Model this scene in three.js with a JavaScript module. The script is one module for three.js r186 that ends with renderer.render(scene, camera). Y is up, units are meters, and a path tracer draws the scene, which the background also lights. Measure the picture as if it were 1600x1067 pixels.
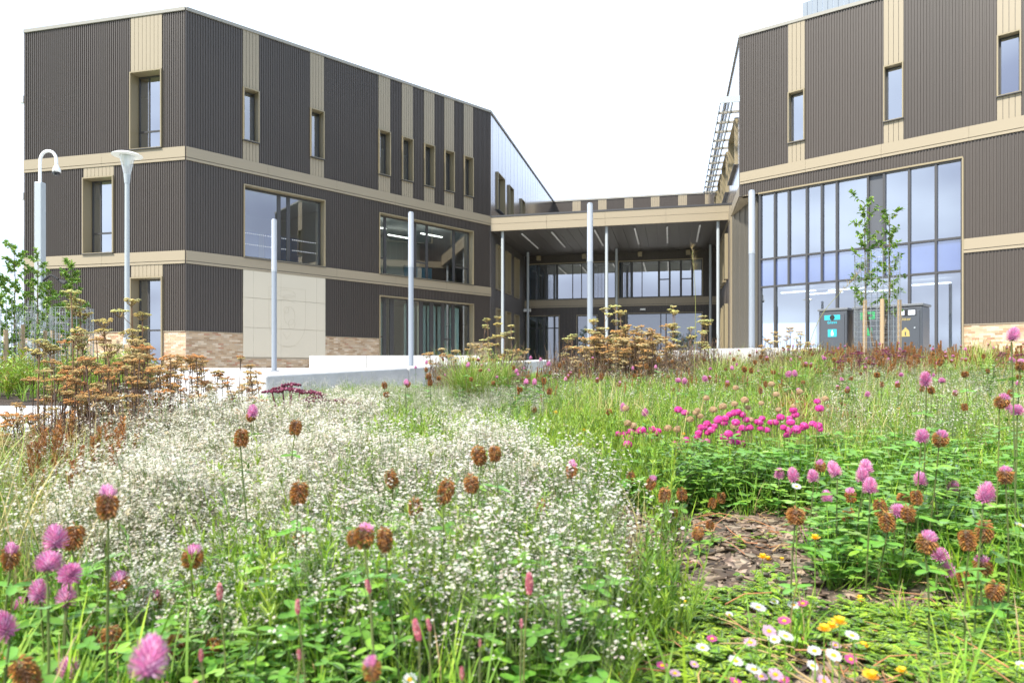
import * as THREE from 'three';
import { RoundedBoxGeometry } from 'three/addons/geometries/RoundedBoxGeometry.js';
import { mergeGeometries } from 'three/addons/utils/BufferGeometryUtils.js';
import { FontLoader } from 'three/addons/loaders/FontLoader.js';
import { TextGeometry } from 'three/addons/geometries/TextGeometry.js';
import { RectAreaLightUniformsLib } from 'three/addons/lights/RectAreaLightUniformsLib.js';

// ---------------------------------------------------------------- camera, sky, sun, exposure
RectAreaLightUniformsLib.init();
const scene = new THREE.Scene();
const camera = new THREE.PerspectiveCamera(53.86, 1600 / 1067, 0.05, 4000);
camera.position.set(0, 0, 0);                     // eye level = plaza level; the planting bed lies 0.5 m lower here
camera.setViewOffset(1600, 1067, 0, -41.5, 1600, 1067);
camera.focus = 4.2; camera.userData.fStop = 6.5;
scene.add(camera);
const renderer = new THREE.WebGLRenderer({ antialias: true });
renderer.toneMapping = THREE.LinearToneMapping;
renderer.toneMappingExposure = 2.05;
renderer.shadowMap.enabled = true;

let seed = 20240817;
const rnd = () => { seed = (seed + 0x6d2b79f5) | 0; let t = Math.imul(seed ^ (seed >>> 15), 1 | seed); t = (t + Math.imul(t ^ (t >>> 7), 61 | t)) ^ t; return ((t ^ (t >>> 14)) >>> 0) / 4294967296; };
const R = (a, b) => a + (b - a) * rnd();
const G = () => (rnd() + rnd() + rnd() - 1.5) / 1.5;
const pick = (a) => a[Math.floor(rnd() * a.length)];
const clamp = (x, a = 0, b = 1) => Math.min(b, Math.max(a, x));
const sstep = (a, b, x) => { const t = clamp((x - a) / (b - a)); return t * t * (3 - 2 * t); };
const hash3 = (x, y, z) => { let h = Math.imul(x, 374761393) ^ Math.imul(y, 668265263) ^ Math.imul(z, 2147483647 - 1013); h = Math.imul(h ^ (h >>> 13), 1274126177); return ((h ^ (h >>> 16)) >>> 0) / 4294967296; };
function noise3(x, y, z) {
  const X = Math.floor(x), Y = Math.floor(y), Z = Math.floor(z), f = (t) => t * t * (3 - 2 * t), u = f(x - X), v = f(y - Y), w = f(z - Z), L = (a, b, t) => a + (b - a) * t;
  return L(L(L(hash3(X, Y, Z), hash3(X + 1, Y, Z), u), L(hash3(X, Y + 1, Z), hash3(X + 1, Y + 1, Z), u), v), L(L(hash3(X, Y, Z + 1), hash3(X + 1, Y, Z + 1), u), L(hash3(X, Y + 1, Z + 1), hash3(X + 1, Y + 1, Z + 1), u), v), w);
}
const fbm = (x, y, z, n = 5) => { let s = 0, a = 0.5, t = 0; for (let i = 0; i < n; i++) { s += a * noise3(x, y, z); t += a; a *= 0.5; x *= 2.03; y *= 2.03; z *= 2.03; } return s / t; };
{
  const W = 1024, H = 512, data = new Float32Array(W * H * 4);
  for (let r = 0; r < H; r++) for (let c = 0; c < W; c++) {
    const up = ((r + 0.5) / H - 0.5) * Math.PI, az = ((c + 0.5) / W - 0.5) * 2 * Math.PI, y = Math.sin(up), x = Math.cos(az) * Math.cos(up), z = Math.sin(az) * Math.cos(up), k = 1 / (Math.max(0, y) + 0.35);
    const n = fbm(x * k * 1.7 + 2.2, y * 0.9, z * k * 1.7 + 5.2, 6), cl = sstep(0.34, 0.6, n), lum = 0.92 + 0.34 * fbm(x * k * 3 + 2, y * 3, z * k * 3 + 7, 4);
    const o = (r * W + c) * 4, hz = sstep(0.3, 0, y);
    const blue = [0.385 + 0.1 * hz, 0.455 + 0.09 * hz, 0.66 + 0.03 * hz], wh = [0.73 * lum, 0.86 * lum, 1.07 * lum];
    for (let q = 0; q < 3; q++) data[o + q] = blue[q] + (wh[q] - blue[q]) * cl;
    data[o + 3] = 1;
  }
  const sky = new THREE.DataTexture(data, W, H, THREE.RGBAFormat, THREE.FloatType);
  sky.mapping = THREE.EquirectangularReflectionMapping; sky.magFilter = THREE.LinearFilter; sky.needsUpdate = true;
  scene.background = sky; scene.environment = sky;
}
const sun = new THREE.DirectionalLight(new THREE.Color(1, 0.955, 0.87), 4.2);
sun.position.set(-48, 78, 52 - 20); sun.target.position.set(0, 0, -20);
sun.castShadow = true; sun.shadow.radius = 7; sun.shadow.mapSize.set(4096, 4096);
Object.assign(sun.shadow.camera, { left: -45, right: 45, top: 45, bottom: -45, near: 1, far: 220 });
sun.name = 'sun'; scene.add(sun, sun.target);

// ---------------------------------------------------------------- helpers
const used = new Map();
const numbered = (n) => { const k = used.get(n) ?? 0; used.set(n, k + 1); return k ? `${n}_${String(k).padStart(3, '0')}` : n; };
function tag(o, label, category, group, kind) { o.userData = { ...o.userData, label, category }; if (group) o.userData.group = group; if (kind) o.userData.kind = kind; return o; }
function thing(name, label, category, pos = [0, 0, 0], turn = 0, group) { const o = new THREE.Group(); o.name = numbered(name); o.position.set(...pos); o.rotation.y = turn; tag(o, label, category, group); scene.add(o); return o; }
function part(parent, name, geo, mat, pos, rotY) { const m = new THREE.Mesh(geo, mat); m.name = name; if (pos) m.position.set(...pos); if (rotY) m.rotation.y = rotY; parent.add(m); return m; }
function top(name, geo, mat, label, category, group, kind) { const m = new THREE.Mesh(geo, mat); m.name = numbered(name); tag(m, label, category, group, kind); scene.add(m); return m; }
const box = (w, h, d, x = 0, y = 0, z = 0) => new THREE.BoxGeometry(w, h, d).translate(x, y, z);
const span = (x0, x1, y0, y1, z0, z1) => box(x1 - x0, y1 - y0, z1 - z0, (x0 + x1) / 2, (y0 + y1) / 2, (z0 + z1) / 2);
const merge = (list) => mergeGeometries(list.map((g) => { const q = g.index ? g.toNonIndexed() : g; for (const k of Object.keys(q.attributes)) if (!['position', 'normal', 'uv'].includes(k)) q.deleteAttribute(k); return q; }));
const C = (r, g, b) => new THREE.Color().setRGB(r, g, b);
const mat = (r, g, b, roughness = 0.6, extra = {}) => new THREE.MeshPhysicalMaterial({ color: C(r, g, b), roughness, ...extra });
function noiseTex(size, fn, srgb) {
  const d = new Uint8Array(size * size * 4);
  for (let y = 0; y < size; y++) for (let x = 0; x < size; x++) { const v = fn(x / size, y / size), o = (y * size + x) * 4; for (let q = 0; q < 3; q++) d[o + q] = clamp(Array.isArray(v) ? v[q] : v) * 255; d[o + 3] = 255; }
  const t = new THREE.DataTexture(d, size, size); t.wrapS = t.wrapT = THREE.RepeatWrapping; t.magFilter = THREE.LinearFilter; if (srgb) t.colorSpace = THREE.SRGBColorSpace; t.needsUpdate = true; return t;
}
const tileNoise = (u, v, k, n, s) => { const a = u * 2 * Math.PI, b = v * 2 * Math.PI; return fbm(Math.cos(a) * k + s, Math.sin(a) * k + Math.cos(b) * k * 1.3, Math.sin(b) * k + s * 2, n); };
const mottle = noiseTex(512, (u, v) => { const a = tileNoise(u, v, 1.3, 4, 3), b = tileNoise(u, v, 9, 4, 9), q = 0.86 + 0.16 * (a - 0.5) * 2 + 0.1 * (b - 0.5); return [q, q, q * 0.99]; }, false);
const grit = noiseTex(512, (u, v) => 0.5 + 0.5 * (tileNoise(u, v, 22, 3, 5) - 0.5) * 2, false);
const rep = (t, a, b = a) => { const c = t.clone(); c.repeat.set(a, b); c.needsUpdate = true; return c; };

const M = {
  clad: mat(0.053, 0.042, 0.033, 0.4),
  cladFlat: mat(0.062, 0.05, 0.042, 0.2, { clearcoat: 1, clearcoatRoughness: 0.12, ior: 1.7 }),
  olive: mat(0.115, 0.105, 0.085, 0.45),
  tan: mat(0.265, 0.218, 0.145, 0.42, {}),
  tanReveal: mat(0.24, 0.195, 0.115, 0.35),
  dark: mat(0.045, 0.043, 0.042, 0.4),
  coping: mat(0.25, 0.235, 0.2, 0.4),
  stone: mat(0.51, 0.455, 0.35, 0.85),
  stoneCut: mat(0.455, 0.405, 0.31, 0.9),
  mortar: mat(0.4, 0.36, 0.3, 0.95),
  brick: new THREE.MeshPhysicalMaterial({ color: 0xffffff, vertexColors: true, roughness: 0.95 }),
  steel: mat(0.25, 0.275, 0.305, 0.4, { metalness: 0.2 }),
  poleHead: mat(0.34, 0.36, 0.39, 0.3, { clearcoat: 0.5 }),
  paleMetal: mat(0.34, 0.37, 0.38, 0.42),
  white: mat(0.75, 0.75, 0.73, 0.6),
  wallIn: mat(0.55, 0.56, 0.54, 0.9),
  ceilIn: mat(0.6, 0.6, 0.6, 0.9),
  floorIn: mat(0.16, 0.16, 0.17, 0.7),
  roofFelt: mat(0.2, 0.2, 0.2, 0.9),
  blue: mat(0.03, 0.07, 0.16, 0.8),
  glass: mat(0.72, 0.82, 0.8, 0.0, { transmission: 1, ior: 3.2, thickness: 0 }),
  glassCoat: mat(0.42, 0.5, 0.58, 0.0, { transmission: 1, ior: 5, thickness: 0 }),
  spandrel: mat(0.05, 0.075, 0.19, 0.02, { ior: 3.6 }),
  concrete: mat(0.6, 0.59, 0.56, 0.85, { map: rep(mottle, 2.3, 1.1), bumpMap: rep(grit, 3), bumpScale: 0.001 }),
  paving: mat(0.6, 0.585, 0.56, 0.85, { map: rep(mottle, 1), bumpMap: rep(grit, 4), bumpScale: 0.0015 }),
  timber: mat(0.4, 0.285, 0.165, 0.85),
  bin: mat(0.055, 0.06, 0.068, 0.4, { clearcoat: 0.25, clearcoatRoughness: 0.3 }),
  binTop: mat(0.12, 0.125, 0.13, 0.45),
  black: mat(0.008, 0.008, 0.008, 0.7),
  teal: mat(0.025, 0.36, 0.43, 0.5),
  green: mat(0.02, 0.26, 0.08, 0.5),
  gold: mat(0.38, 0.29, 0.09, 0.5),
  wire: mat(0.4, 0.42, 0.43, 0.4, { metalness: 0.6 }),
  plant: new THREE.MeshPhysicalMaterial({ color: 0xffffff, vertexColors: true, roughness: 0.65, transmission: 0.45, thickness: 0, side: THREE.DoubleSide, specularIntensity: 0.7 }),
  dry: new THREE.MeshPhysicalMaterial({ color: 0xffffff, vertexColors: true, roughness: 0.85, side: THREE.DoubleSide, specularIntensity: 0.4 }),
};

// ---------------------------------------------------------------- ground
// positions on the plan are (x, d): d metres in front of the camera (z = -d)
const base = (d) => -0.5 + 0.5 * clamp(d / 24, -2, 1);
const inPoly = (p, x, d) => { let s = false; for (let i = 0, j = p.length - 1; i < p.length; j = i++) { const [xi, yi] = p[i], [xj, yj] = p[j]; if (yi > d !== yj > d && x < ((xj - xi) * (d - yi)) / (yj - yi) + xi) s = !s; } return s; };
const BED = [[-7, -3], [-7, 3.3], [-2.75, 3.7], [-2.42, 6.9], [0.98, 13.75], [3.0, 13.8], [5.1, 12.75], [7.6, 12.9], [15, 9.5], [15, -3]];
const BED2 = [[-18, 6.6], [-4.15, 6.4], [-5.3, 10], [-8.2, 15], [-18, 15]];
const inBed = (x, d) => inPoly(BED, x, d), inBed2 = (x, d) => inPoly(BED2, x, d);
const gnd = (x, d) => base(d) + 0.05 + 0.2 * sstep(0.5, 4, x) * sstep(4, 9.5, d) + 0.035 * (fbm(x * 1.3, 5, d * 1.3, 3) - 0.5) * sstep(30, 10, d) - 0.05 * sstep(2.6, 1.2, d);
function sheet(xs, ds, yf, keep, uvScale = 1) {
  const pos = [], uv = [], idx = [], at = new Map();
  const v = (i, j) => { const k = i * 5000 + j; if (!at.has(k)) { at.set(k, pos.length / 3); pos.push(xs[i], yf(xs[i], ds[j]), -ds[j]); uv.push(xs[i] * uvScale, ds[j] * uvScale); } return at.get(k); };
  for (let i = 0; i + 1 < xs.length; i++) for (let j = 0; j + 1 < ds.length; j++) if (!keep || keep((xs[i] + xs[i + 1]) / 2, (ds[j] + ds[j + 1]) / 2)) { const a = v(i, j), b = v(i + 1, j), c = v(i + 1, j + 1), e = v(i, j + 1); idx.push(a, b, c, a, c, e); }
  const g = new THREE.BufferGeometry(); g.setAttribute('position', new THREE.Float32BufferAttribute(pos, 3)); g.setAttribute('uv', new THREE.Float32BufferAttribute(uv, 2)); g.setIndex(idx); g.computeVertexNormals(); return g;
}
const lin = (a, b, n) => Array.from({ length: n + 1 }, (_, i) => a + ((b - a) * i) / n);
const lawnTex = noiseTex(512, (u, v) => { const a = tileNoise(u, v, 3, 5, 2), b = tileNoise(u, v, 20, 3, 8); return [0.2 + 0.16 * a + 0.1 * b, 0.3 + 0.16 * a + 0.1 * b, 0.12 + 0.08 * b]; }, true);
const soilTex = noiseTex(512, (u, v) => { const a = tileNoise(u, v, 4, 5, 6), b = tileNoise(u, v, 26, 3, 1), q = 0.16 + 0.2 * a + 0.14 * (b - 0.4); return [q * 1.1, q * 0.88, q * 0.7]; }, true);
{
  const far = [-1500, -600, -250, -120, -70, -45], xs = [...far, ...lin(-30, 30, 30), ...far.map((v) => -v).reverse()], ds = [...[-1500, -500, -150, -60], ...lin(-30, 66, 48), ...[90, 140, 260, 600, 1500]];
  const g = top('ground', sheet(xs, ds, (x, d) => base(d) - 0.06 - (Math.abs(x) > 100 || d > 120 ? 1 : 0), null, 0.4), mat(0.9, 0.9, 0.9, 0.95, { map: lawnTex, bumpMap: grit, bumpScale: 0.01 }), 'mown grass lawn stretching away behind the school building', 'ground', null, 'structure');
  const pav = top('paving', sheet([...lin(-26, 26, 52)], [...lin(1.5, 60, 117)], (x, d) => base(d), (x, d) => (x > -24 || d > 16) && !(d < 13 && inBed(x, d) && inBed(x - 0.5, d - 0.4) && inBed(x + 0.5, d + 0.4)), 0.3), M.paving, 'pale grey paved plaza in front of the school building', 'paving', null, 'structure');
  // the slabs that the photograph lets one tell apart: the path between the two planting beds and the plaza beside the low wall
  const variants = [0, 1, 2, 3].map((k) => mat(0.57 + 0.02 * k, 0.56 + 0.018 * k, 0.54 + 0.014 * k, 0.85, { map: M.paving.map, bumpMap: M.paving.bumpMap, bumpScale: 0.0015 }));
  const slab = new RoundedBoxGeometry(0.892, 0.05, 0.592, 1, 0.006), tilt = Math.atan(0.5 / 24);
  for (let j = 0; j < 17; j++) for (let i = 0; i < 13; i++) {
    const x = -12.2 + i * 0.9 + (j % 2) * 0.45, d = 3.6 + j * 0.6;
    if (x > -1.6 || [[-0.45, -0.3], [0.45, -0.3], [-0.45, 0.3], [0.45, 0.3]].some(([a, b]) => inBed(x + a * 0.6, d + b * 0.6) || inBed2(x + a * 0.6, d + b * 0.6))) continue;
    const s = part(pav, 'paving_slab', slab, pick(variants), [x, base(d) - 0.008 + R(-0.001, 0.001), -d]); s.rotation.x = -tilt * -1;
  }
  top('planting_bed', sheet(lin(-7, 15, 110), lin(-3, 14, 85), gnd, inBed, 1), mat(0.85, 0.85, 0.85, 0.95, { map: soilTex, bumpMap: rep(grit, 3), bumpScale: 0.012 }), 'dark mulched soil of the wildflower planting bed', 'soil', null, 'structure');
  top('planting_bed', sheet(lin(-18, -4, 50), lin(6.4, 15, 32), (x, d) => base(d) + 0.014, inBed2, 1), mat(0.85, 0.85, 0.85, 0.95, { map: soilTex, bumpMap: rep(grit, 3), bumpScale: 0.012 }), 'soil of the young tree bed by the camera mast', 'soil', null, 'structure');
}

// ---------------------------------------------------------------- the building
const A = [0.23, 0.973], B = [0.973, -0.23];
const L0 = [-20.16, 27.78], C0 = [-12.63, 26], K1 = [-1.23, 38], R0 = [10.02, 29.47];
const go = (p, q, t) => [p[0] + q[0] * t, p[1] + q[1] * t];
const Fc = (o, dir, L) => { const th = Math.atan2(dir[1], dir[0]); return { o, dir, L, th, n: [Math.sin(th), Math.cos(th)] }; };  // n: outward in (x, z)
const F1 = Fc(L0, B, 7.74), F2 = Fc(C0, [0.6883, 0.7254], 16.57), F3 = Fc(K1, A, 21.1), F4 = Fc(go(K1, A, 21.1), B, 16), F6 = Fc(go(K1, A, 9), B, 12.95);
const F7 = Fc(go(R0, A, 27), [-0.23, -0.973], 27), F8 = Fc(R0, [0.736, -0.677], 14), FC = Fc(K1, B, 12.92);
// local frame of a facade: u to the right as seen from outside, y up, w outward
function put(o, building, F, u = 0, y = 0, w = 0) { const p = building.position; o.position.set(F.o[0] + F.dir[0] * u + F.n[0] * w - p.x, y - p.y, -(F.o[1] + F.dir[1] * u) + F.n[1] * w - p.z); o.rotation.y = F.th; return o; }
function fpart(building, F, name, geo, m) { return put(part(building, name, geo, m), building, F); }

function corrugated(u0, u1, v0, va, vb, pitch = 0.1, depth = 0.03) {   // va, vb: top at u0 and u1
  const prof = [], pos = [], idx = [], us = [];
  for (let k = Math.floor(u0 / pitch) - 1; k * pitch < u1 + pitch; k++) for (const [a, w] of [[0, 0], [0.42, 0], [0.54, depth], [0.88, depth]]) prof.push([(k + a) * pitch, w]);
  const wAt = (u) => { for (let i = 0; i + 1 < prof.length; i++) if (u >= prof[i][0] && u <= prof[i + 1][0]) { const t = (u - prof[i][0]) / (prof[i + 1][0] - prof[i][0]); return prof[i][1] + (prof[i + 1][1] - prof[i][1]) * t; } return 0; };
  us.push([u0, wAt(u0)]); for (const q of prof) if (q[0] > u0 + 1e-4 && q[0] < u1 - 1e-4) us.push(q); us.push([u1, wAt(u1)]);
  for (let i = 0; i + 1 < us.length; i++) {
    const n = pos.length / 3;
    for (const q of [us[i], us[i + 1]]) { const vt = va + ((vb - va) * (q[0] - u0)) / (u1 - u0); pos.push(q[0], v0, q[1], q[0], vt, q[1]); }
    idx.push(n, n + 2, n + 1, n + 1, n + 2, n + 3);
  }
  const g = new THREE.BufferGeometry(); g.setAttribute('position', new THREE.Float32BufferAttribute(pos, 3)); g.setIndex(idx); g.computeVertexNormals(); return g;
}
// what is left of a wall after its openings: rectangles of u0, u1, v0, v1
function pieces(u0, u1, v0, v1, holes, maxW = 99) {
  const us = [...new Set([u0, u1, ...holes.flatMap((h) => [h[0], h[1]])].filter((u) => u >= u0 && u <= u1))].sort((a, b) => a - b), out = [];
  let prev = null;
  for (let i = 0; i + 1 < us.length; i++) {
    if (us[i + 1] - us[i] < 1e-4) continue;
    const m = (us[i] + us[i + 1]) / 2, hs = holes.filter((h) => h[0] <= m && h[1] >= m).map((h) => [Math.max(v0, h[2]), Math.min(v1, h[3])]).filter((h) => h[1] > h[0]).sort((a, b) => a[0] - b[0]), runs = [];
    let y = v0; for (const h of hs) { if (h[0] > y + 1e-3) runs.push([y, h[0]]); y = Math.max(y, h[1]); } if (y < v1 - 1e-3) runs.push([y, v1]);
    const key = JSON.stringify(runs);
    if (prev && prev.key === key && us[i + 1] - prev.u0 < maxW) prev.list.forEach((q) => (q[1] = us[i + 1]));
    else { prev = { key, u0: us[i], list: runs.map((r) => [us[i], us[i + 1], ...r]) }; out.push(...prev.list); }
  }
  return out;
}
const cladTones = [0.94, 1, 1.05].map((k) => mat(0.053 * k, 0.042 * k, 0.033 * k, 0.4 + 0.04 * k));
function wall(building, F, { u0 = 0, u1 = F.L, v0, v1, roof, holes, m = M.clad, flat, back = true }) {
  const top_ = (u) => (roof ? roof(u) : v1), vmax = roof ? Math.max(roof(u0), roof(u1)) + 1 : v1;
  const list = pieces(u0, u1, v0, vmax, holes, 5), backs = [];
  for (const [a, b, c, e] of list) {
    const ta = roof && e === vmax ? top_(a) : e, tb = roof && e === vmax ? top_(b) : e;
    const p = fpart(building, F, 'cladding_panel', flat ? flatPanel(a, b, c, ta, tb) : corrugated(a, b, c, ta, tb), m === M.clad ? pick(cladTones) : m);
    backs.push(span(a, b, c, Math.min(ta, tb), -0.32, -0.04));
  }
  if (back) fpart(building, F, 'inner_wall', merge(backs), M.wallIn);
}
function flatPanel(u0, u1, v0, va, vb, w = 0.45) {       // flat cassettes with open joints
  const n = Math.max(1, Math.round((u1 - u0) / w)), list = [];
  for (let i = 0; i < n; i++) { const a = u0 + ((u1 - u0) * i) / n + 0.006, b = u0 + ((u1 - u0) * (i + 1)) / n - 0.006; const t = Math.min(va + ((vb - va) * (a - u0)) / (u1 - u0), va + ((vb - va) * (b - u0)) / (u1 - u0)); list.push(span(a, b, v0, t, -0.01, 0.012 + 0.004 * (i % 2))); }
  return merge(list);
}
function boards(u0, u1, v0, va, vb, n) {                 // tan vertical boards with recessed joints
  const list = [], bw = (u1 - u0) / n;
  for (let i = 0; i < n; i++) { const a = u0 + bw * i + 0.007, b = u0 + bw * (i + 1) - 0.007; const g = span(a, b, v0, Math.max(va, vb), 0.0, 0.035), p = g.attributes.position; for (let k = 0; k < p.count; k++) if (p.getY(k) > v0 + 0.01) p.setY(k, va + ((vb - va) * (p.getX(k) - u0)) / (u1 - u0)); list.push(g); }
  return merge(list);
}
function boardPanel(building, F, u0, u1, v0, va, vb, n) { fpart(building, F, 'board_panel', boards(u0, u1, v0, va, vb ?? va, n), M.tan); fpart(building, F, 'joint_backing', span(u0, u1, v0, Math.min(va, vb ?? va) - 0.01, -0.03, -0.004), M.dark); }
function bands(building, F, u0, u1, v0, v1, step = 3.1) {   // string course: upper band, shadow gap, thin lower lip
  const n = Math.max(1, Math.round((u1 - u0) / step));
  for (let i = 0; i < n; i++) { const a = u0 + ((u1 - u0) * i) / n, b = u0 + ((u1 - u0) * (i + 1)) / n - (i < n - 1 ? 0.006 : 0); fpart(building, F, 'band_panel', span(a, b, v0 + 0.115, v1, -0.04, 0.062), M.tan); fpart(building, F, 'band_lip', span(a, b, v0, v0 + 0.09, -0.04, 0.066), M.tan); }
  fpart(building, F, 'band_backing', span(u0, u1, v0 + 0.08, v0 + 0.12, -0.05, 0.025), M.dark);
}
// window: part of the building; its surround, frame and panes are sub-parts. cols: [ua, ub, transom heights...] panes between frame members
function win(building, F, u0, u1, v0, v1, { cols, depth = 0.26, glass = M.glass, trans = [], proud = 0.07, sill = true, fr = 0.05, surround = true, vent = [] } = {}) {
  const g = new THREE.Group(); g.name = 'window'; building.add(g); put(g, building, F);
  const t = 0.045, z0 = -depth - 0.06;
  if (surround) part(g, 'surround', merge([span(u0, u0 + t, v0, v1, z0, proud), span(u1 - t, u1, v0, v1, z0, proud), span(u0 + t, u1 - t, v1 - t, v1, z0, proud), span(u0 + t, u1 - t, v0, v0 + t * 0.7, z0, proud)]), M.tanReveal);
  if (sill) part(g, 'sill', span(u0 - 0.01, u1 + 0.01, v0 - 0.03, v0 - 0.002, -0.05, proud + 0.04), M.dark);
  const a0 = u0 + t, a1 = u1 - t, b0 = v0 + t * 0.7, b1 = v1 - t, zf = [-depth - 0.05, -depth + 0.02], fr_ = [];
  fr_.push(span(a0, a0 + fr, b0, b1, ...zf), span(a1 - fr, a1, b0, b1, ...zf), span(a0 + fr, a1 - fr, b1 - fr, b1, ...zf), span(a0 + fr, a1 - fr, b0, b0 + fr, ...zf));
  cols = cols ?? [];                                       // mullion centres with widths: [u, width]
  const edges = [a0 + fr, ...cols.flatMap(([u, w]) => [u - w / 2, u + w / 2]), a1 - fr];
  cols.forEach(([u, w]) => fr_.push(span(u - w / 2, u + w / 2, b0 + fr, b1 - fr, zf[0], zf[1] - 0.004)));
  for (let i = 0; i < edges.length; i += 2) {
    const hs = trans.filter((q) => q[0] === i / 2 || q[0] === -1).map((q) => q[1]).sort((x, y) => x - y), ys = [b0 + fr, ...hs.flatMap((h) => [h - 0.035, h + 0.035]), b1 - fr];
    hs.forEach((h) => fr_.push(span(edges[i], edges[i + 1], h - 0.035, h + 0.035, zf[0], zf[1] - 0.008)));
    for (let k = 0; k < ys.length; k += 2) part(g, 'pane', new THREE.PlaneGeometry(edges[i + 1] - edges[i], ys[k + 1] - ys[k]).translate((edges[i] + edges[i + 1]) / 2, (ys[k] + ys[k + 1]) / 2, -depth - 0.01), glass);
    if (vent.includes(i / 2)) { const list = [], w = edges[i + 1] - edges[i]; for (let k = 1; k < 7; k++) list.push(span(edges[i] + (w * k) / 7 - 0.012, edges[i] + (w * k) / 7 + 0.012, b0 + fr, b1 - fr, -depth + 0.0, -depth + 0.04)); part(g, 'vent_bars', merge(list), M.dark); }
  }
  part(g, 'frame', merge(fr_), M.dark);
  return g;
}
const brickGeo = (u0, u1, v0, v1) => {
  const pos = [], nor = [], col = [], idx = [], L = 0.225, H = 0.075;
  for (let r = 0, y = v0; y + H * 0.6 < v1; r++, y += H) for (let x = u0 - (r % 2 ? L / 2 : 0); x < u1; x += L) {
    const a = Math.max(u0 + 0.002, x + 0.005), b = Math.min(u1 - 0.002, x + L - 0.005), c = y + 0.005, e = Math.min(v1, y + H - 0.005), z = 0.014 + R(-0.002, 0.003);
    if (b - a < 0.03) continue;
    const k = rnd(), s = R(0.85, 1.12), cl = (k < 0.5 ? [0.41, 0.3, 0.19] : k < 0.75 ? [0.48, 0.38, 0.27] : k < 0.92 ? [0.33, 0.22, 0.125] : [0.35, 0.19, 0.115]).map((q) => q * s);
    for (const f of [[[a, c, z], [b, c, z], [b, e, z], [a, e, z], [0, 0, 1]], [[a, e, z], [b, e, z], [b, e, 0], [a, e, 0], [0, 1, 0]], [[a, c, 0], [b, c, 0], [b, c, z], [a, c, z], [0, -1, 0]], [[a, c, 0], [a, c, z], [a, e, z], [a, e, 0], [-1, 0, 0]], [[b, c, z], [b, c, 0], [b, e, 0], [b, e, z], [1, 0, 0]]]) { const n = pos.length / 3; for (let q = 0; q < 4; q++) { pos.push(...f[q]); nor.push(...f[4]); col.push(...cl); } idx.push(n, n + 1, n + 2, n, n + 2, n + 3); }
  }
  const g = new THREE.BufferGeometry(); g.setAttribute('position', new THREE.Float32BufferAttribute(pos, 3)); g.setAttribute('normal', new THREE.Float32BufferAttribute(nor, 3)); g.setAttribute('color', new THREE.Float32BufferAttribute(col, 3)); g.setIndex(idx); return g;
};
function bricks(building, F, u0, u1, v1, v0 = -0.06) { const m = fpart(building, F, 'brickwork', brickGeo(u0, u1, v0, v1 - 0.03), M.brick); m.userData.kind = 'stuff'; fpart(building, F, 'mortar', span(u0, u1, v0, v1 - 0.03, -0.32, 0.006), M.mortar); fpart(building, F, 'plinth_capping', span(u0, u1, v1 - 0.028, v1, -0.03, 0.05), M.tan); }
function slab(building, name, pts, y0, y1, m) {
  const s = new THREE.Shape(pts.map(([x, d]) => new THREE.Vector2(x - building.position.x, d + building.position.z)));
  const g = new THREE.ExtrudeGeometry(s, { depth: y1 - y0, bevelEnabled: false }).rotateX(-Math.PI / 2).translate(0, y0 - building.position.y, 0);
  return part(building, name, g, m);
}
function quadWall(building, name, p, q, y0, y1, t, m) { const L = Math.hypot(q[0] - p[0], q[1] - p[1]), o = part(building, name, span(0, L, y0, y1, -t, 0), m); o.position.set(p[0] - building.position.x, 0, -p[1] - building.position.z); o.rotation.y = Math.atan2(q[1] - p[1], q[0] - p[0]); return o; }
function coping(building, F, u0, u1, ra, rb) { const g = span(u0, u1, 0, 0.13, -0.4, 0.075), p = g.attributes.position; for (let i = 0; i < p.count; i++) p.setY(i, p.getY(i) + ra + ((rb - ra) * (p.getX(i) - u0)) / (u1 - u0) - 0.06); fpart(building, F, 'roof_coping', g, M.coping); }
function striplight(parent, name, x, y, z, L, rotY, power = 3, glow = 2.2, alb = 0.8) {  // fluorescent fitting: glowing tube and its light
  const m = part(parent, name, box(L, 0.05, 0.09), mat(alb, alb, alb * 0.97, 0.5, { emissive: C(1, 0.97, 0.9), emissiveIntensity: glow }), [x, y, z], rotY);
  const l = new THREE.RectAreaLight(C(1, 0.97, 0.9), power, L, 0.09); l.position.set(x, y - 0.04, z); l.rotation.set(-Math.PI / 2, 0, rotY, 'XYZ'); l.name = 'lamp'; parent.add(l); return m;
}
const roof2 = (u) => 13.89 + 0.6 * (u / 16.57), roof8 = (u) => 14.54 - 0.068 * u;

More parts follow.
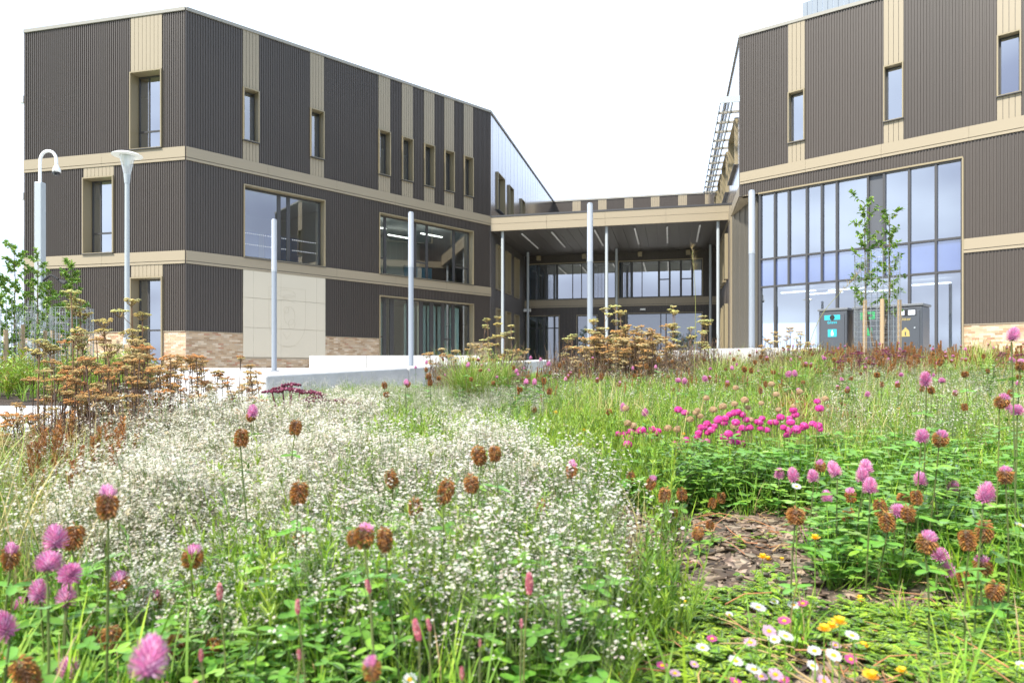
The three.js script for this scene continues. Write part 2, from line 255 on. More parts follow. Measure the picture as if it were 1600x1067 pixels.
// left wing
const leftWing = thing('school_wing', 'dark ribbed three-storey wing with tan bands, brick plinth and stone crest panel', 'building', [C0[0], 0, -C0[1]]);
{
  const b = leftWing, b1 = [8.05, 8.57], b2 = [4.05, 4.55];
  // end face
  const W3 = [5.22, 6.69, 8.6, 11.67], W2 = [2.96, 4.44, 4.58, 7.65], W1 = [5.24, 6.72, 0.02, 3.57];
  wall(b, F1, { v0: 1.44, roof: () => 13.85, holes: [[0, 9, ...b1], [0, 9, ...b2], W3, W2, W1, [5.22, 6.69, 11.67, 20], [2.96, 4.44, 7.65, 8.05], [5.24, 6.72, 3.57, 4.05]] });
  bands(b, F1, 0, 7.74, ...b1, 3.9); bands(b, F1, 0, 7.74, ...b2, 3.9);
  boardPanel(b, F1, 5.23, 6.68, 11.67, 13.85, 13.85, 8); boardPanel(b, F1, 2.97, 4.43, 7.65, 8.05, 8.05, 8); boardPanel(b, F1, 5.25, 6.71, 3.57, 4.05, 4.05, 8);
  win(b, F1, ...W3, { cols: [[5.75, 0.05]], trans: [[-1, 9.42]], depth: 0.36, glass: M.glassCoat, proud: 0.1 });
  win(b, F1, ...W2, { cols: [[3.42, 0.05]], trans: [[-1, 5.47]], depth: 0.36, glass: M.glassCoat, proud: 0.1 });
  win(b, F1, ...W1, { cols: [[5.72, 0.07], [6.43, 0.2]], trans: [[1, 1.5]], depth: 0.36, glass: M.glassCoat, proud: 0.1, sill: false });
  bricks(b, F1, 0, 5.24, 1.44); bricks(b, F1, 6.72, 7.74, 1.44);
  coping(b, F1, 0, 7.74, 13.89, 13.89);
  // long face
  const small = [2.24, 5.29, 8.94, 10.34, 11.75, 13.12, 14.51].map((u) => [u, u + 0.69, 9.38, 11.56]);
  const H = [2.27, 6.04, 4.56, 7.58], I = [8.98, 15.23, 4.56, 7.54], J = [8.99, 15.25, 0.02, 3.53], ST = [2.25, 6.04, 0.45, 4.05];
  wall(b, F2, { v0: 1.44, roof: (u) => roof2(u) - 0.04, holes: [[0, 20, ...b1], [0, 20, ...b2], H, I, J, ST, ...small, ...small.map((s) => [s[0], s[1], 11.56, 20]), ...small.map((s) => [s[0], s[1], 8.57, 9.38])] });
  bands(b, F2, 0, 16.57, ...b1); bands(b, F2, 0, 16.57, ...b2);
  for (const s of small) { boardPanel(b, F2, s[0], s[1], 11.56, roof2(s[0]) - 0.04, roof2(s[1]) - 0.04, 5); boardPanel(b, F2, s[0], s[1], 8.57, 9.35, 9.35, 5); win(b, F2, ...s, { depth: 0.3, proud: 0.1 }); }
  win(b, F2, ...H, { cols: [[3.98, 0.16], [4.42, 0.16]], depth: 0.3, fr: 0.08 });
  win(b, F2, ...I, { cols: [[9.55, 0.14], [11.43, 0.14], [12.2, 0.14], [14.07, 0.16]], trans: [[0, 5.4], [2, 5.45], [4, 5.48]], depth: 0.3, fr: 0.07 });
  win(b, F2, ...J, { cols: [[9.52, 0.18], [9.96, 0.24], [11.0, 0.2], [11.82, 0.24], [12.52, 0.24], [13.3, 0.24], [14.02, 0.22]], trans: [[0, 1.53], [6, 1.54]], depth: 0.3, fr: 0.07, sill: false });
  bricks(b, F2, 0, 2.25, 1.44); bricks(b, F2, 2.25, 6.04, 0.45); bricks(b, F2, 6.04, 8.99, 1.44); bricks(b, F2, 15.25, 16.57, 1.44);
  coping(b, F2, 0, 16.57, 13.89, 14.49);
  // limestone panel in nine slabs with a faint incised crest
  const us = [2.25, 2.68, 3.9, 5.6, 6.04], vs = [0.45, 1.68, 2.91, 4.05];
  for (let i = 0; i < 4; i++) for (let j = 0; j < 3; j++) fpart(b, F2, 'stone_slab', span(us[i] + 0.002, us[i + 1] - 0.002, vs[j] + 0.007, vs[j + 1] - 0.007, -0.02, 0.05 + 0.002 * ((i + j) % 2)), M.stone);
  fpart(b, F2, 'stone_backing', span(2.25, 6.04, 0.45, 4.05, -0.3, 0.02), M.stoneCut);
  const cut = [], lineOn = (pts, w = 0.012) => { for (let i = 0; i + 1 < pts.length; i++) { const [x0, y0] = pts[i], [x1, y1] = pts[i + 1], L = Math.hypot(x1 - x0, y1 - y0) + w * 0.6; cut.push(new THREE.BoxGeometry(L, w, 0.004).rotateZ(Math.atan2(y1 - y0, x1 - x0)).translate((x0 + x1) / 2, (y0 + y1) / 2, 0.055)); } };
  const arc = (cx, cy, rx, ry, a0, a1, n = 12) => Array.from({ length: n + 1 }, (_, i) => { const a = a0 + ((a1 - a0) * i) / n; return [cx + rx * Math.cos(a), cy + ry * Math.sin(a)]; });
  lineOn([[3.35, 3.45], [5.05, 3.45], [5.05, 2.0]]); lineOn([[3.35, 3.45], [3.35, 2.0]]); lineOn(arc(4.2, 2.0, 0.85, 1.1, Math.PI, 2 * Math.PI, 16));
  lineOn(arc(4.15, 3.2, 0.42, 0.16, 0, 2 * Math.PI, 16)); lineOn(arc(4.3, 3.05, 0.3, 0.1, 0.3, 4)); lineOn([[3.75, 2.85], [4.1, 3.0], [4.55, 2.82]]); lineOn(arc(4.3, 2.25, 0.25, 0.4, 0, 2 * Math.PI, 14)); lineOn(arc(4.4, 1.9, 0.16, 0.22, 0, 2 * Math.PI, 10)); lineOn(arc(4.15, 2.5, 0.12, 0.14, 0, 2 * Math.PI, 9)); lineOn([[4.0, 1.5], [4.15, 1.25], [4.35, 1.5]]); lineOn([[3.95, 0.95], [4.6, 0.95]]);
  fpart(b, F2, 'incised_crest', merge(cut), M.stoneCut);
  // court face
  const w3 = [[1.4, 3.1], [4.3, 5.4], [7.8, 8.9]].map(([p, q]) => [p, q, 9.3, 11.5]), lo = [[1.1, 2.3], [3.4, 4.6], [5.8, 7.0]];
  wall(b, F3, { v0: 8.6, roof: () => 14.45, holes: w3, flat: true, m: M.cladFlat });
  for (const s of w3) win(b, F3, ...s, { depth: 0.25, proud: 0.12 });
  for (const u of [14.7, 18.3]) boardPanel(b, F3, u, u + 1.0, 8.6, 10.6, 10.6, 6);
  const lw = lo.flatMap(([p, q]) => [[p, q, 4.6, 7.2], [p, q, 0.05, 3.5]]);
  wall(b, F3, { v0: 0, v1: 8.58, u1: 9, holes: lw, m: M.clad });
  for (const s of lw) win(b, F3, ...s, { depth: 0.25, proud: 0.14, sill: false });
  coping(b, F3, 0, 21.1, 14.49, 14.49);
  for (const [F, u, h] of [[F1, 0.03, 13.85], [F2, 0, 13.85], [F3, 0, 14.45]]) fpart(b, F, 'corner_trim', span(u - 0.035, u + 0.035, 1.44, h, -0.06, 0.036), M.clad);
  // inside: floors, partitions, roof
  const poly = [go(go(L0, B, 0.4), A, 0.4), go(go(C0, B, -0.3), A, 0.45), go(go(K1, A, 0.6), B, -0.45), go(go(K1, A, 20.8), B, -0.45), go(go(L0, A, 33), B, 0.4)];
  slab(b, 'floor_slab', poly, -0.2, 0.015, M.floorIn); slab(b, 'floor_slab', poly, 3.75, 4.3, M.ceilIn); slab(b, 'floor_slab', poly, 7.75, 8.3, M.ceilIn); slab(b, 'roof_slab', poly, 13.0, 13.4, M.roofFelt);
  quadWall(b, 'rear_wall', go(L0, A, 33), L0, -0.2, 13.85, 0.3, M.wallIn); quadWall(b, 'rear_wall', go(L0, A, 33), go(K1, A, 21), -0.2, 13.85, 0.3, M.wallIn);
  const inn = (u, w) => [F2.o[0] + F2.dir[0] * u + F2.n[0] * w, F2.o[1] + F2.dir[1] * u - F2.n[1] * w];
  for (const [y0, y1] of [[0.016, 3.74], [4.31, 7.74], [8.31, 12.99]]) { quadWall(b, 'partition', inn(2, -6), inn(16.3, -6), y0, y1, 0.12, M.wallIn); quadWall(b, 'partition', inn(7.4, -0.5), inn(7.4, -5.9), y0, y1, 0.12, M.wallIn); quadWall(b, 'partition', go(go(L0, A, 5), B, 0.5), go(go(L0, A, 5), B, 6.5), y0, y1, 0.12, M.wallIn); }
  for (const [u, w, v] of [[10.1, -2, 7.3], [12.6, -3.2, 7.3], [13.6, -1.6, 7.3]]) { const p = inn(u, w); striplight(b, 'ceiling_light', p[0] - b.position.x, v, -p[1] - b.position.z, 1.5, F2.th, 4, 3); }
  // curtains and a blue screen seen through the ground and first floor glazing
  for (const [u, wd] of [[9.75, 0.3], [11.4, 0.6], [12.2, 0.5], [12.9, 0.55], [13.6, 0.5], [14.5, 0.6]]) { const list = []; for (let k = 0; k < wd / 0.08; k++) list.push(new THREE.CylinderGeometry(0.05, 0.05, 3.2, 8).translate(u - wd / 2 + k * 0.08, 1.7, -0.75 + 0.02 * (k % 2))); fpart(b, F2, 'curtain', merge(list), mat(0.5, 0.6, 0.56, 0.9)); }
  for (const u of [3.1, 5.1]) fpart(b, F2, 'blue_screen', span(u - 0.85, u + 0.85, 4.4, 6.1, -2.2, -2.1), M.blue);
  fpart(b, F2, 'blue_screen', span(12.3, 14.2, 4.4, 5.6, -2.4, -2.3), mat(0.02, 0.13, 0.2, 0.8));
  for (const v of [5.62, 5.16]) { const list = []; for (let u = 2.5; u < 5.8; u += 0.085) if (Math.abs(u - 3.98) > 0.12 && Math.abs(u - 4.42) > 0.12) list.push(span(u, u + 0.035, v, v + 0.035, -0.308, -0.305)); fpart(b, F2, 'manifestation_dots', merge(list), M.white); }
  for (const y of [11.2, 7.2]) { const m = part(b, 'wall_lamp', new RoundedBoxGeometry(0.18, 0.32, 0.16, 2, 0.03), M.white); put(m, b, F1, -0.1, y - 0.1, 0.02); }
}
// right wing
const rightWing = thing('school_wing', 'dark ribbed wing with tall blue glass curtain wall and tan boards', 'building', [R0[0], 0, -R0[1]]);
{
  const b = rightWing, b1 = [8.03, 8.54], b2 = [4.08, 4.58], small = [2.08, 5.67, 9.2].map((u) => [u, u + 0.68, 9.36, 11.48]), CW = [0.83, 8.22, 0.02, 7.5];
  wall(b, F8, { v0: 1.55, roof: (u) => roof8(u) - 0.04, holes: [[0, 20, ...b1], [8.22, 20, ...b2], CW, [-1, 0.83, 0, 7.5], ...small, ...small.map((s) => [s[0], s[1], 11.48, 20]), ...small.map((s) => [s[0], s[1], 8.54, 9.36])] });
  bands(b, F8, 0, 14, ...b1); bands(b, F8, 8.24, 14, ...b2); bricks(b, F8, 8.24, 14, 1.55); coping(b, F8, 0, 14, 14.54, roof8(14));
  for (const s of small) { boardPanel(b, F8, s[0], s[1], 11.48, roof8(s[0]) - 0.04, roof8(s[1]) - 0.04, 4); boardPanel(b, F8, s[0], s[1], 8.54, 9.33, 9.33, 4); win(b, F8, ...s, { depth: 0.2, proud: 0.09, glass: M.glassCoat }); }
  // curtain wall: part with mullions, transoms, panes, spandrels
  const g = new THREE.Group(); g.name = 'curtain_wall'; b.add(g); put(g, b, F8);
  const mu = [0.87, 1.51, 2.09, 2.82, 3.41, 3.98, 5.12, 5.68, 6.52, 7.38, 8.18], tr = [0.06, 3.47, 4.66, 7.45], z = -0.1, fw = 0.075;
  part(g, 'surround', merge([span(0.83, 8.22, 7.46, 7.52, -0.2, 0.08), span(8.19, 8.24, 0.02, 7.46, -0.2, 0.08)]), M.tanReveal);
  mu.forEach((u, i) => part(g, 'mullion', span(u - fw / 2, u + fw / 2, [2, 4, 6, 7].includes(i) ? 3.47 : 0.03, 7.455, -0.24, 0.02), M.dark));
  tr.forEach((v) => part(g, 'transom', span(0.86, 8.19, v - 0.035, v + 0.035, -0.22, 0.012), M.dark));
  const pane = (a, c, v0, v1, m, name = 'pane') => part(g, name, new THREE.PlaneGeometry(c - a - fw, v1 - v0 - 0.07).translate((a + c) / 2, (v0 + v1) / 2, z), m);
  for (let i = 0; i < 10; i++) { if (i === 6) pane(mu[6], mu[7], 4.66, 7.45, mat(0.075, 0.078, 0.085, 0.35), 'solid_panel'); else pane(mu[i], mu[i + 1], 4.66, 7.45, M.glassCoat); pane(mu[i], mu[i + 1], 3.47, 4.66, M.spandrel, 'spandrel'); }
  const low = [0, 1, 3, 5, 8, 9, 10]; for (let i = 0; i + 1 < low.length; i++) pane(mu[low[i]], mu[low[i + 1]], 0.06, 3.47, M.glassCoat);
  // chamfered corner under the overhang, clad in olive panels
  const p0 = [R0[0] + F8.dir[0] * 0.83, R0[1] + F8.dir[1] * 0.83], p1 = go(R0, A, 3.9), FD = Fc(p1, [(p0[0] - p1[0]) / 4.07, (p0[1] - p1[1]) / 4.07], 4.07);
  for (let k = 0; k < 9; k++) fpart(b, FD, 'olive_panel', span((k * 4.07) / 9 + 0.01, ((k + 1) * 4.07) / 9 - 0.01, 0, 7.5, -0.04, 0.02 - 0.03 * (k % 2)), M.olive);
  fpart(b, FD, 'panel_backing', span(0, 4.07, 0, 7.5, -0.2, -0.05), M.dark); fpart(b, FD, 'corner_post', span(-0.28, 0.02, 0, 7.5, -0.2, 0.06), M.tan);
  slab(b, 'soffit', [go(R0, A, 3.95), R0, go(R0, F8.dir, 0.86)], 7.5, 7.56, M.tan);
  // court face, u from far to near
  const w3 = [[22, 25.6], [17.6, 20.6], [14, 16.4], [10.8, 12.6]].map(([p, q]) => [p, q, 9.35, 11.5]), lo = [[20.2, 20.9], [18.9, 19.6], [17.6, 18.3], [16.3, 17]].flatMap(([p, q]) => [[p, q, 4.7, 7.1], [p, q, 0.1, 3.4]]);
  wall(b, F7, { v0: 7.56, roof: () => 14.5, holes: w3, flat: true, m: M.cladFlat }); coping(b, F7, 0, 27, 14.54, 14.54);
  for (const s of w3) win(b, F7, ...s, { depth: 0.22, proud: 0.12 });
  wall(b, F7, { u0: 0, u1: 23.1, v0: 0, v1: 7.54, holes: lo }); for (const s of lo) win(b, F7, ...s, { depth: 0.2, proud: 0.2, sill: false });
  fpart(b, F7, 'band_panel', span(8, 27, 7.56, 8.02, -0.02, 0.05), M.tan);
  // sun shade: two rails, slats between cross arms
  const s = new THREE.Group(); s.name = 'sun_shade'; b.add(s); put(s, b, F7, 0, 11.75);
  part(s, 'rail', span(11, 27, -0.06, 0.06, 0.28, 0.34), M.paleMetal); part(s, 'rail', span(11, 27, -0.05, 0.05, 0.8, 0.85), M.paleMetal); part(s, 'end_plate', span(27, 27.04, -0.08, 0.2, 0.02, 0.88), M.paleMetal);
  for (const w of [0.46, 0.64]) part(s, 'slat', new THREE.BoxGeometry(16, 0.12, 0.025).rotateX(0.5).translate(19, 0, w), M.paleMetal);
  for (let u = 11.4; u < 27; u += 1.3) { part(s, 'cross_arm', span(u, u + 0.08, -0.09, 0.02, 0.0, 0.82), M.coping); }
  fpart(b, F8, 'corner_trim', span(-0.035, 0.035, 7.5, 14.5, -0.06, 0.036), M.clad);
  // louvred plant screen on the roof
  const screenMat = mat(0.2, 0.23, 0.265, 0.45), ps = new THREE.Group(); ps.name = 'plant_screen'; b.add(ps); put(ps, b, F8, 0, 0, -3);
  for (let u = 1.62; u < 10; u += 0.22) part(ps, 'louvre', span(u, u + 0.2, 13.6, 16.6, -0.02 - 0.03 * (Math.round(u * 4.5) % 2), 0.02), screenMat);
  const poly = [go(go(R0, A, 0.7), B, 0.55), go(go(R0, F8.dir, 13.8), A, 0.5), go(go(R0, F8.dir, 13.8), [0.677, 0.736], 13), go(go(R0, A, 26.5), B, 12), go(go(R0, A, 26.5), B, 0.45)];
  const polyIn = [go(go(R0, A, 4.3), B, 0.6), go(go(R0, F8.dir, 1.0), A, 0.5), ...poly.slice(1)];
  slab(b, 'floor_slab', polyIn, -0.2, 0.015, M.floorIn); slab(b, 'floor_slab', polyIn, 3.6, 4.45, M.ceilIn); slab(b, 'floor_slab', poly, 7.6, 8.2, M.ceilIn); slab(b, 'roof_slab', poly, 12.6, 13.0, M.roofFelt);
  quadWall(b, 'rear_wall', poly[1], poly[2], -0.2, 13.5, 0.3, M.wallIn); quadWall(b, 'rear_wall', poly[2], poly[3], -0.2, 13.5, 0.3, M.wallIn);
  const inn = (u, w) => [F8.o[0] + F8.dir[0] * u - F8.n[0] * -w, F8.o[1] + F8.dir[1] * u - F8.n[1] * w];
  for (const [y0, y1] of [[0.016, 3.59], [4.46, 7.59], [8.21, 12.59]]) { quadWall(b, 'partition', inn(0.9, -7), inn(13.6, -7), y0, y1, 0.12, M.wallIn); quadWall(b, 'partition', inn(8.7, -0.5), inn(8.7, -6.9), y0, y1, 0.12, M.wallIn); }
  for (const [u, w] of [[1.7, -2.2], [2.4, -3.6], [3.6, -2.6], [4.4, -4.2], [6.6, -3]]) { const p = inn(u, w); striplight(b, 'ceiling_light', p[0] - b.position.x, 3.4, -p[1] - b.position.z, 1.5, F8.th, 2.5, 3); }
}
// centre: entrance block, the storey behind, and the canopy between the wings
const centre = thing('entrance_block', 'recessed dark entrance front with ribbon windows under the canopy', 'building', [F6.o[0], 0, -F6.o[1]]);
{
  const b = centre, WB = [0.2, 6.35, 4.7, 7.22], WC = [6.5, 12.0, 4.7, 7.2], D1 = [0.15, 2.5, 0.02, 3.63], D2 = [3.67, 5.1, 0.4, 3.63], D3 = [7.0, 12.0, 0.3, 3.69];
  wall(b, F6, { v0: 0, v1: 8.0, holes: [WB, WC, D1, D2, D3, [0, 13, 4.15, 4.68]], u0: 0.05, u1: 12.9 });
  bands(b, F6, 0.05, 12.9, 4.15, 4.68, 3.2);
  win(b, F6, ...WB, { cols: [[0.9, 0.08], [1.5, 0.2], [2.3, 0.16], [3.39, 0.06], [4.0, 0.06], [4.8, 0.16], [5.65, 0.2]], vent: [2, 6], depth: 0.15, glass: M.glassCoat });
  win(b, F6, ...WC, { cols: [[6.75, 0.14], [7.38, 0.18], [8.07, 0.06], [9.18, 0.14], [9.88, 0.12], [10.6, 0.14], [11.33, 0.14]], vent: [1], trans: [[4, 5.9], [6, 5.9]], depth: 0.15, glass: M.glassCoat });
  win(b, F6, ...D1, { cols: [[0.9, 0.06], [1.4, 0.14], [2.12, 0.06]], trans: [[-1, 2.75]], depth: 0.12, sill: false });
  win(b, F6, ...D2, { depth: 0.12 }); win(b, F6, ...D3, { cols: [[9.3, 0.06], [9.65, 0.06]], depth: 0.12 });
  fpart(b, F6, 'wall_sign', span(7.95, 8.3, 3.86, 3.98, 0.03, 0.06), M.white);
  for (const u of [0.12, 0.42]) { const m = part(b, 'floodlight', new RoundedBoxGeometry(0.22, 0.22, 0.2, 2, 0.04), M.white); put(m, b, F6, u, 4.0, 0.16); }
  for (const u of [1.14, 4.25, 7.96, 11.04]) fpart(b, F6, 'downlight_box', span(u - 0.13, u + 0.13, 7.38, 7.68, 0.35, 0.62), M.tanReveal);
  wall(b, F4, { v0: 8.3, roof: () => 14.45, holes: [1.66, 3.88, 6.11, 8.31, 10.54, 12.7].map((u) => [u, u + 0.72, 8.3, 20]) }); coping(b, F4, 0, 16, 14.49, 14.49);
  for (const u of [1.66, 3.88, 6.11, 8.31, 10.54, 12.7]) boardPanel(b, F4, u, u + 0.72, 8.3, 14.45, 14.45, 5);
  const back = [go(F6.o, A, 0.35), go(go(F6.o, A, 0.35), B, 13), go(go(F6.o, A, 22), B, 16), go(F6.o, A, 22)];
  slab(b, 'floor_slab', back, -0.2, 0.012, M.floorIn); slab(b, 'floor_slab', back, 3.75, 4.4, M.ceilIn); slab(b, 'roof_slab', [go(F4.o, A, 0.4), go(go(F4.o, A, 0.4), B, 16), go(go(F4.o, A, 12), B, 16), go(F4.o, A, 12)], 13.4, 13.8, M.roofFelt);
  for (const [y0, y1] of [[0.013, 3.74], [4.41, 7.7]]) quadWall(b, 'partition', go(go(F6.o, A, 5), B, 0.1), go(go(F6.o, A, 5), B, 12.9), y0, y1, 0.12, M.wallIn);
  // thin safety rail on the roof behind
  const rail = []; for (let u = 0.5; u < 15.5; u += 2.4) rail.push(span(u, u + 0.03, 14.5, 15.5, -1.2, -1.17)); rail.push(span(0.5, 15.5, 15.46, 15.49, -1.2, -1.17), span(0.5, 15.5, 15.0, 15.03, -1.2, -1.17)); fpart(b, F4, 'roof_rail', merge(rail), mat(0.75, 0.76, 0.77, 0.5));
}
const canopy = thing('entrance_canopy', 'flat tan-edged canopy bridging the two wings above the entrance', 'canopy', [K1[0], 0, -K1[1]]);
{
  const b = canopy, F = FC;
  for (let i = 0; i < 4; i++) { const a = 0.02 + i * 3.225, c = a + 3.215; fpart(b, F, 'fascia_panel', span(a, c, 8.13, 8.5, -0.08, 0.02), M.tan); fpart(b, F, 'fascia_panel', span(a, c, 7.73, 8.115, -0.08, 0.018), M.tan); }
  fpart(b, F, 'flashing', span(0, 12.92, 8.502, 8.6, -0.5, 0.05), M.dark);
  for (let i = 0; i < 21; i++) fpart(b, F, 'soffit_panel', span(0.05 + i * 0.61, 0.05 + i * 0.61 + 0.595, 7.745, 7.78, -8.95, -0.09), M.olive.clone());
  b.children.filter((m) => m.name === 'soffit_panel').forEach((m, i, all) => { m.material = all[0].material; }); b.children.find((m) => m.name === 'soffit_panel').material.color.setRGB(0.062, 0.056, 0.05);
  const s = slab(b, 'roof_deck', [go(K1, A, 0.1), go(go(K1, B, 12.9), A, 0.1), go(go(K1, B, 12.9), A, 20.9), go(K1, A, 20.9)], 7.82, 8.5, M.roofFelt);
  for (const u of [1.67, 3.41, 5.82, 8.02, 9.75, 11.47]) for (const w of [-1.9, -4.4]) { const p = [K1[0] + F.dir[0] * u + F.n[0] * w - b.position.x, 7.66, -(K1[1] + F.dir[1] * u) + F.n[1] * w - b.position.z]; striplight(b, 'canopy_light', p[0], p[1], p[2], 2.3, F.th + Math.PI / 2, 0.2, 0.03, 0.42); }
  for (const u of [0.63, 6.52, 12.38]) for (const w of [-0.35, -7.3]) { const m = part(b, 'column', new THREE.CylinderGeometry(0.085, 0.085, 7.74, 20).translate(0, 3.87, 0), M.paleMetal); put(m, b, F, u, 0, w); }
}
console.log('building done');

// ---------------------------------------------------------------- street furniture
const yard = (x, d) => base(d) + 0.002;
{ // four tubular light columns
  const labs = ['leftmost grey light column, in front of the stone crest panel', 'grey light column in front of the ground floor glazing', 'grey light column standing before the entrance canopy', 'grey light column beside the glass curtain wall corner'];
  [[428, 343, 19.5], [642, 332, 18.5], [922, 318, 17.5], [1175, 298, 16.5]].forEach(([px, py, d], i) => {
    const x = ((px - 800) / 1050) * d, h = ((575 - py) / 1050) * d, y0 = base(d), t = thing('light_column', labs[i], 'light column', [x, y0, -d], 0, 'light columns along the plaza'), H = h - y0;
    part(t, 'shaft', new THREE.CylinderGeometry(0.073, 0.073, H * 0.66, 20).translate(0, H * 0.33, 0), M.steel);
    part(t, 'luminous_head', new THREE.CylinderGeometry(0.077, 0.077, H * 0.34 - 0.03, 20).translate(0, H * 0.83, 0), M.poleHead);
    part(t, 'joint_ring', new THREE.CylinderGeometry(0.08, 0.08, 0.025, 20).translate(0, H * 0.66, 0), M.paleMetal);
    part(t, 'cap', new THREE.CylinderGeometry(0.06, 0.08, 0.04, 20).translate(0, H - 0.01, 0), M.steel);
    part(t, 'base_plate', new THREE.CylinderGeometry(0.14, 0.14, 0.03, 20).translate(0, 0.015, 0), M.steel);
  });
}
{ // lamp post with a disc hood over a clear tapered bowl
  const d = 16, x = ((198 - 800) / 1050) * d, y0 = base(d), t = thing('lamp_post', 'pale grey lamp post with flat disc hood and clear tapered bowl', 'lamp post', [x, y0, -d]), H = (338 / 1050) * d - y0;
  part(t, 'pole', new THREE.CylinderGeometry(0.05, 0.06, H - 0.72, 18).translate(0, (H - 0.72) / 2, 0), M.paleMetal);
  part(t, 'collar', new THREE.CylinderGeometry(0.075, 0.058, 0.22, 18).translate(0, H - 0.65, 0), M.paleMetal);
  part(t, 'bowl', new THREE.LatheGeometry([[0.07, 0], [0.078, 0.02], [0.11, 0.18], [0.168, 0.44]].map(([a, b]) => new THREE.Vector2(a, b)), 28).translate(0, H - 0.54, 0), mat(0.9, 0.92, 0.93, 0.25, { transmission: 0.75, thickness: 0, side: THREE.DoubleSide }));
  part(t, 'reflector', new THREE.CylinderGeometry(0.09, 0.04, 0.22, 18).translate(0, H - 0.22, 0), M.white);
  part(t, 'hood', new THREE.LatheGeometry([[0, 0.1], [0.12, 0.09], [0.26, 0.05], [0.33, 0.012], [0.335, 0], [0.32, -0.006], [0.2, 0.0], [0, 0.012]].map(([a, b]) => new THREE.Vector2(a, b)), 36).translate(0, H - 0.1, 0), mat(0.72, 0.73, 0.68, 0.35));
  part(t, 'base_sleeve', new THREE.CylinderGeometry(0.085, 0.09, 0.9, 18).translate(0, 0.45, 0), M.paleMetal);
}
{ // camera mast with swan neck
  const d = 18, x = ((62 - 800) / 1050) * d, y0 = base(d), t = thing('camera_mast', 'pale grey camera mast with swan neck and hanging dome camera', 'camera mast', [x, y0, -d]), H = (290 / 1050) * d - y0;
  part(t, 'mast', new RoundedBoxGeometry(0.2, H, 0.2, 2, 0.03).translate(0, H / 2, 0), M.paleMetal);
  const pts = [[0, H], [0, H + 0.55], [0.02, H + 0.68], [0.1, H + 0.8], [0.22, H + 0.84], [0.34, H + 0.8], [0.42, H + 0.68], [0.44, H + 0.48]].map(([a, b]) => new THREE.Vector3(a, b, 0));
  part(t, 'swan_neck', new THREE.TubeGeometry(new THREE.CatmullRomCurve3(pts), 40, 0.038, 12), M.white);
  const cam = part(t, 'dome_camera', new THREE.LatheGeometry([[0, 0.24], [0.03, 0.22], [0.085, 0.1], [0.1, 0.04], [0.1, 0], [0, 0]].map(([a, b]) => new THREE.Vector2(a, b)), 24).translate(0.44, H + 0.27, 0), M.white);
  part(cam, 'lens_dome', new THREE.SphereGeometry(0.088, 20, 12).translate(0.44, H + 0.255, 0), mat(0.02, 0.02, 0.025, 0.1));
  const br = part(t, 'bracket', new THREE.TubeGeometry(new THREE.CatmullRomCurve3([[0.1, 2.45], [0.3, 2.6], [0.5, 2.5]].map(([a, b]) => new THREE.Vector3(a, b, 0.02))), 10, 0.03, 8), M.black);
  part(br, 'speaker_horn', new THREE.CylinderGeometry(0.04, 0.09, 0.2, 14).rotateZ(1.1).translate(0.62, 2.42, 0.02), M.black);
  part(t, 'cabinet', new RoundedBoxGeometry(0.42, 1.1, 0.3, 2, 0.03).translate(0, 0.55, 0.06), M.paleMetal);
}
{ // timber bollards in front of the brick plinth
  const labs = ['broad timber bollard beside the camera mast', 'slim timber bollard left of the pair before the brick plinth', 'slim timber bollard right of the pair before the brick plinth', 'timber bollard at the foot of the lamp post'];
  [[107, 14.5, 0.19, 0.75], [169, 20, 0.12, 0.9], [180, 20, 0.15, 0.9], [202, 15, 0.17, 0.72]].forEach(([px, d, w, h], i) => { const t = thing('timber_bollard', labs[i], 'bollard', [((px - 800) / 1050) * d, base(d), -d], R(-0.2, 0.2), 'timber bollards'); part(t, 'post', new RoundedBoxGeometry(w, h, w, 2, 0.012).translate(0, h / 2, 0), M.timber); part(t, 'top_cap', new THREE.ConeGeometry(w * 0.68, 0.05, 4).rotateY(Math.PI / 4).translate(0, h + 0.02, 0), M.timber); });
}
function lowWall(name, label, p, q, y0, y1, h, w, n) {   // concrete wall of n blocks from p to q; y0, y1: top heights at the ends
  const L = Math.hypot(q[0] - p[0], q[1] - p[1]), t = thing(name, label, 'wall', [p[0], y0 - h, -p[1]], Math.atan2(q[1] - p[1], q[0] - p[0])), a = Math.atan2(y1 - y0, L);
  for (let i = 0; i < n; i++) { const l = L / n - 0.008, m = part(t, 'concrete_block', new RoundedBoxGeometry(l, h, w, 3, 0.035), M.concrete); const c = (L * (i + 0.5)) / n; m.position.set(c, h / 2 + Math.tan(a) * c, -w / 2); m.rotation.z = a; }
}
lowWall('concrete_wall', 'long low concrete wall edging the wildflower bed, nearest one', [-2.57, 7], [0.853, 14], -0.07, 0.172, 0.52, 0.4, 3);
lowWall('concrete_bench', 'concrete block bench below the stone crest panel', [-7.62, 25.2], [-1.2, 25.6], 0.46, 0.48, 0.5, 0.5, 3);
lowWall('concrete_wall', 'rounded concrete wall behind the yarrow before the curtain wall', [3.05, 14.1], [3.92, 14.0], 0.37, 0.37, 0.7, 0.45, 1);
lowWall('concrete_wall', 'concrete wall running right from the entrance towards the bins', [3.96, 13.95], [6.3, 13.6], 0.4, 0.42, 0.75, 0.45, 2);

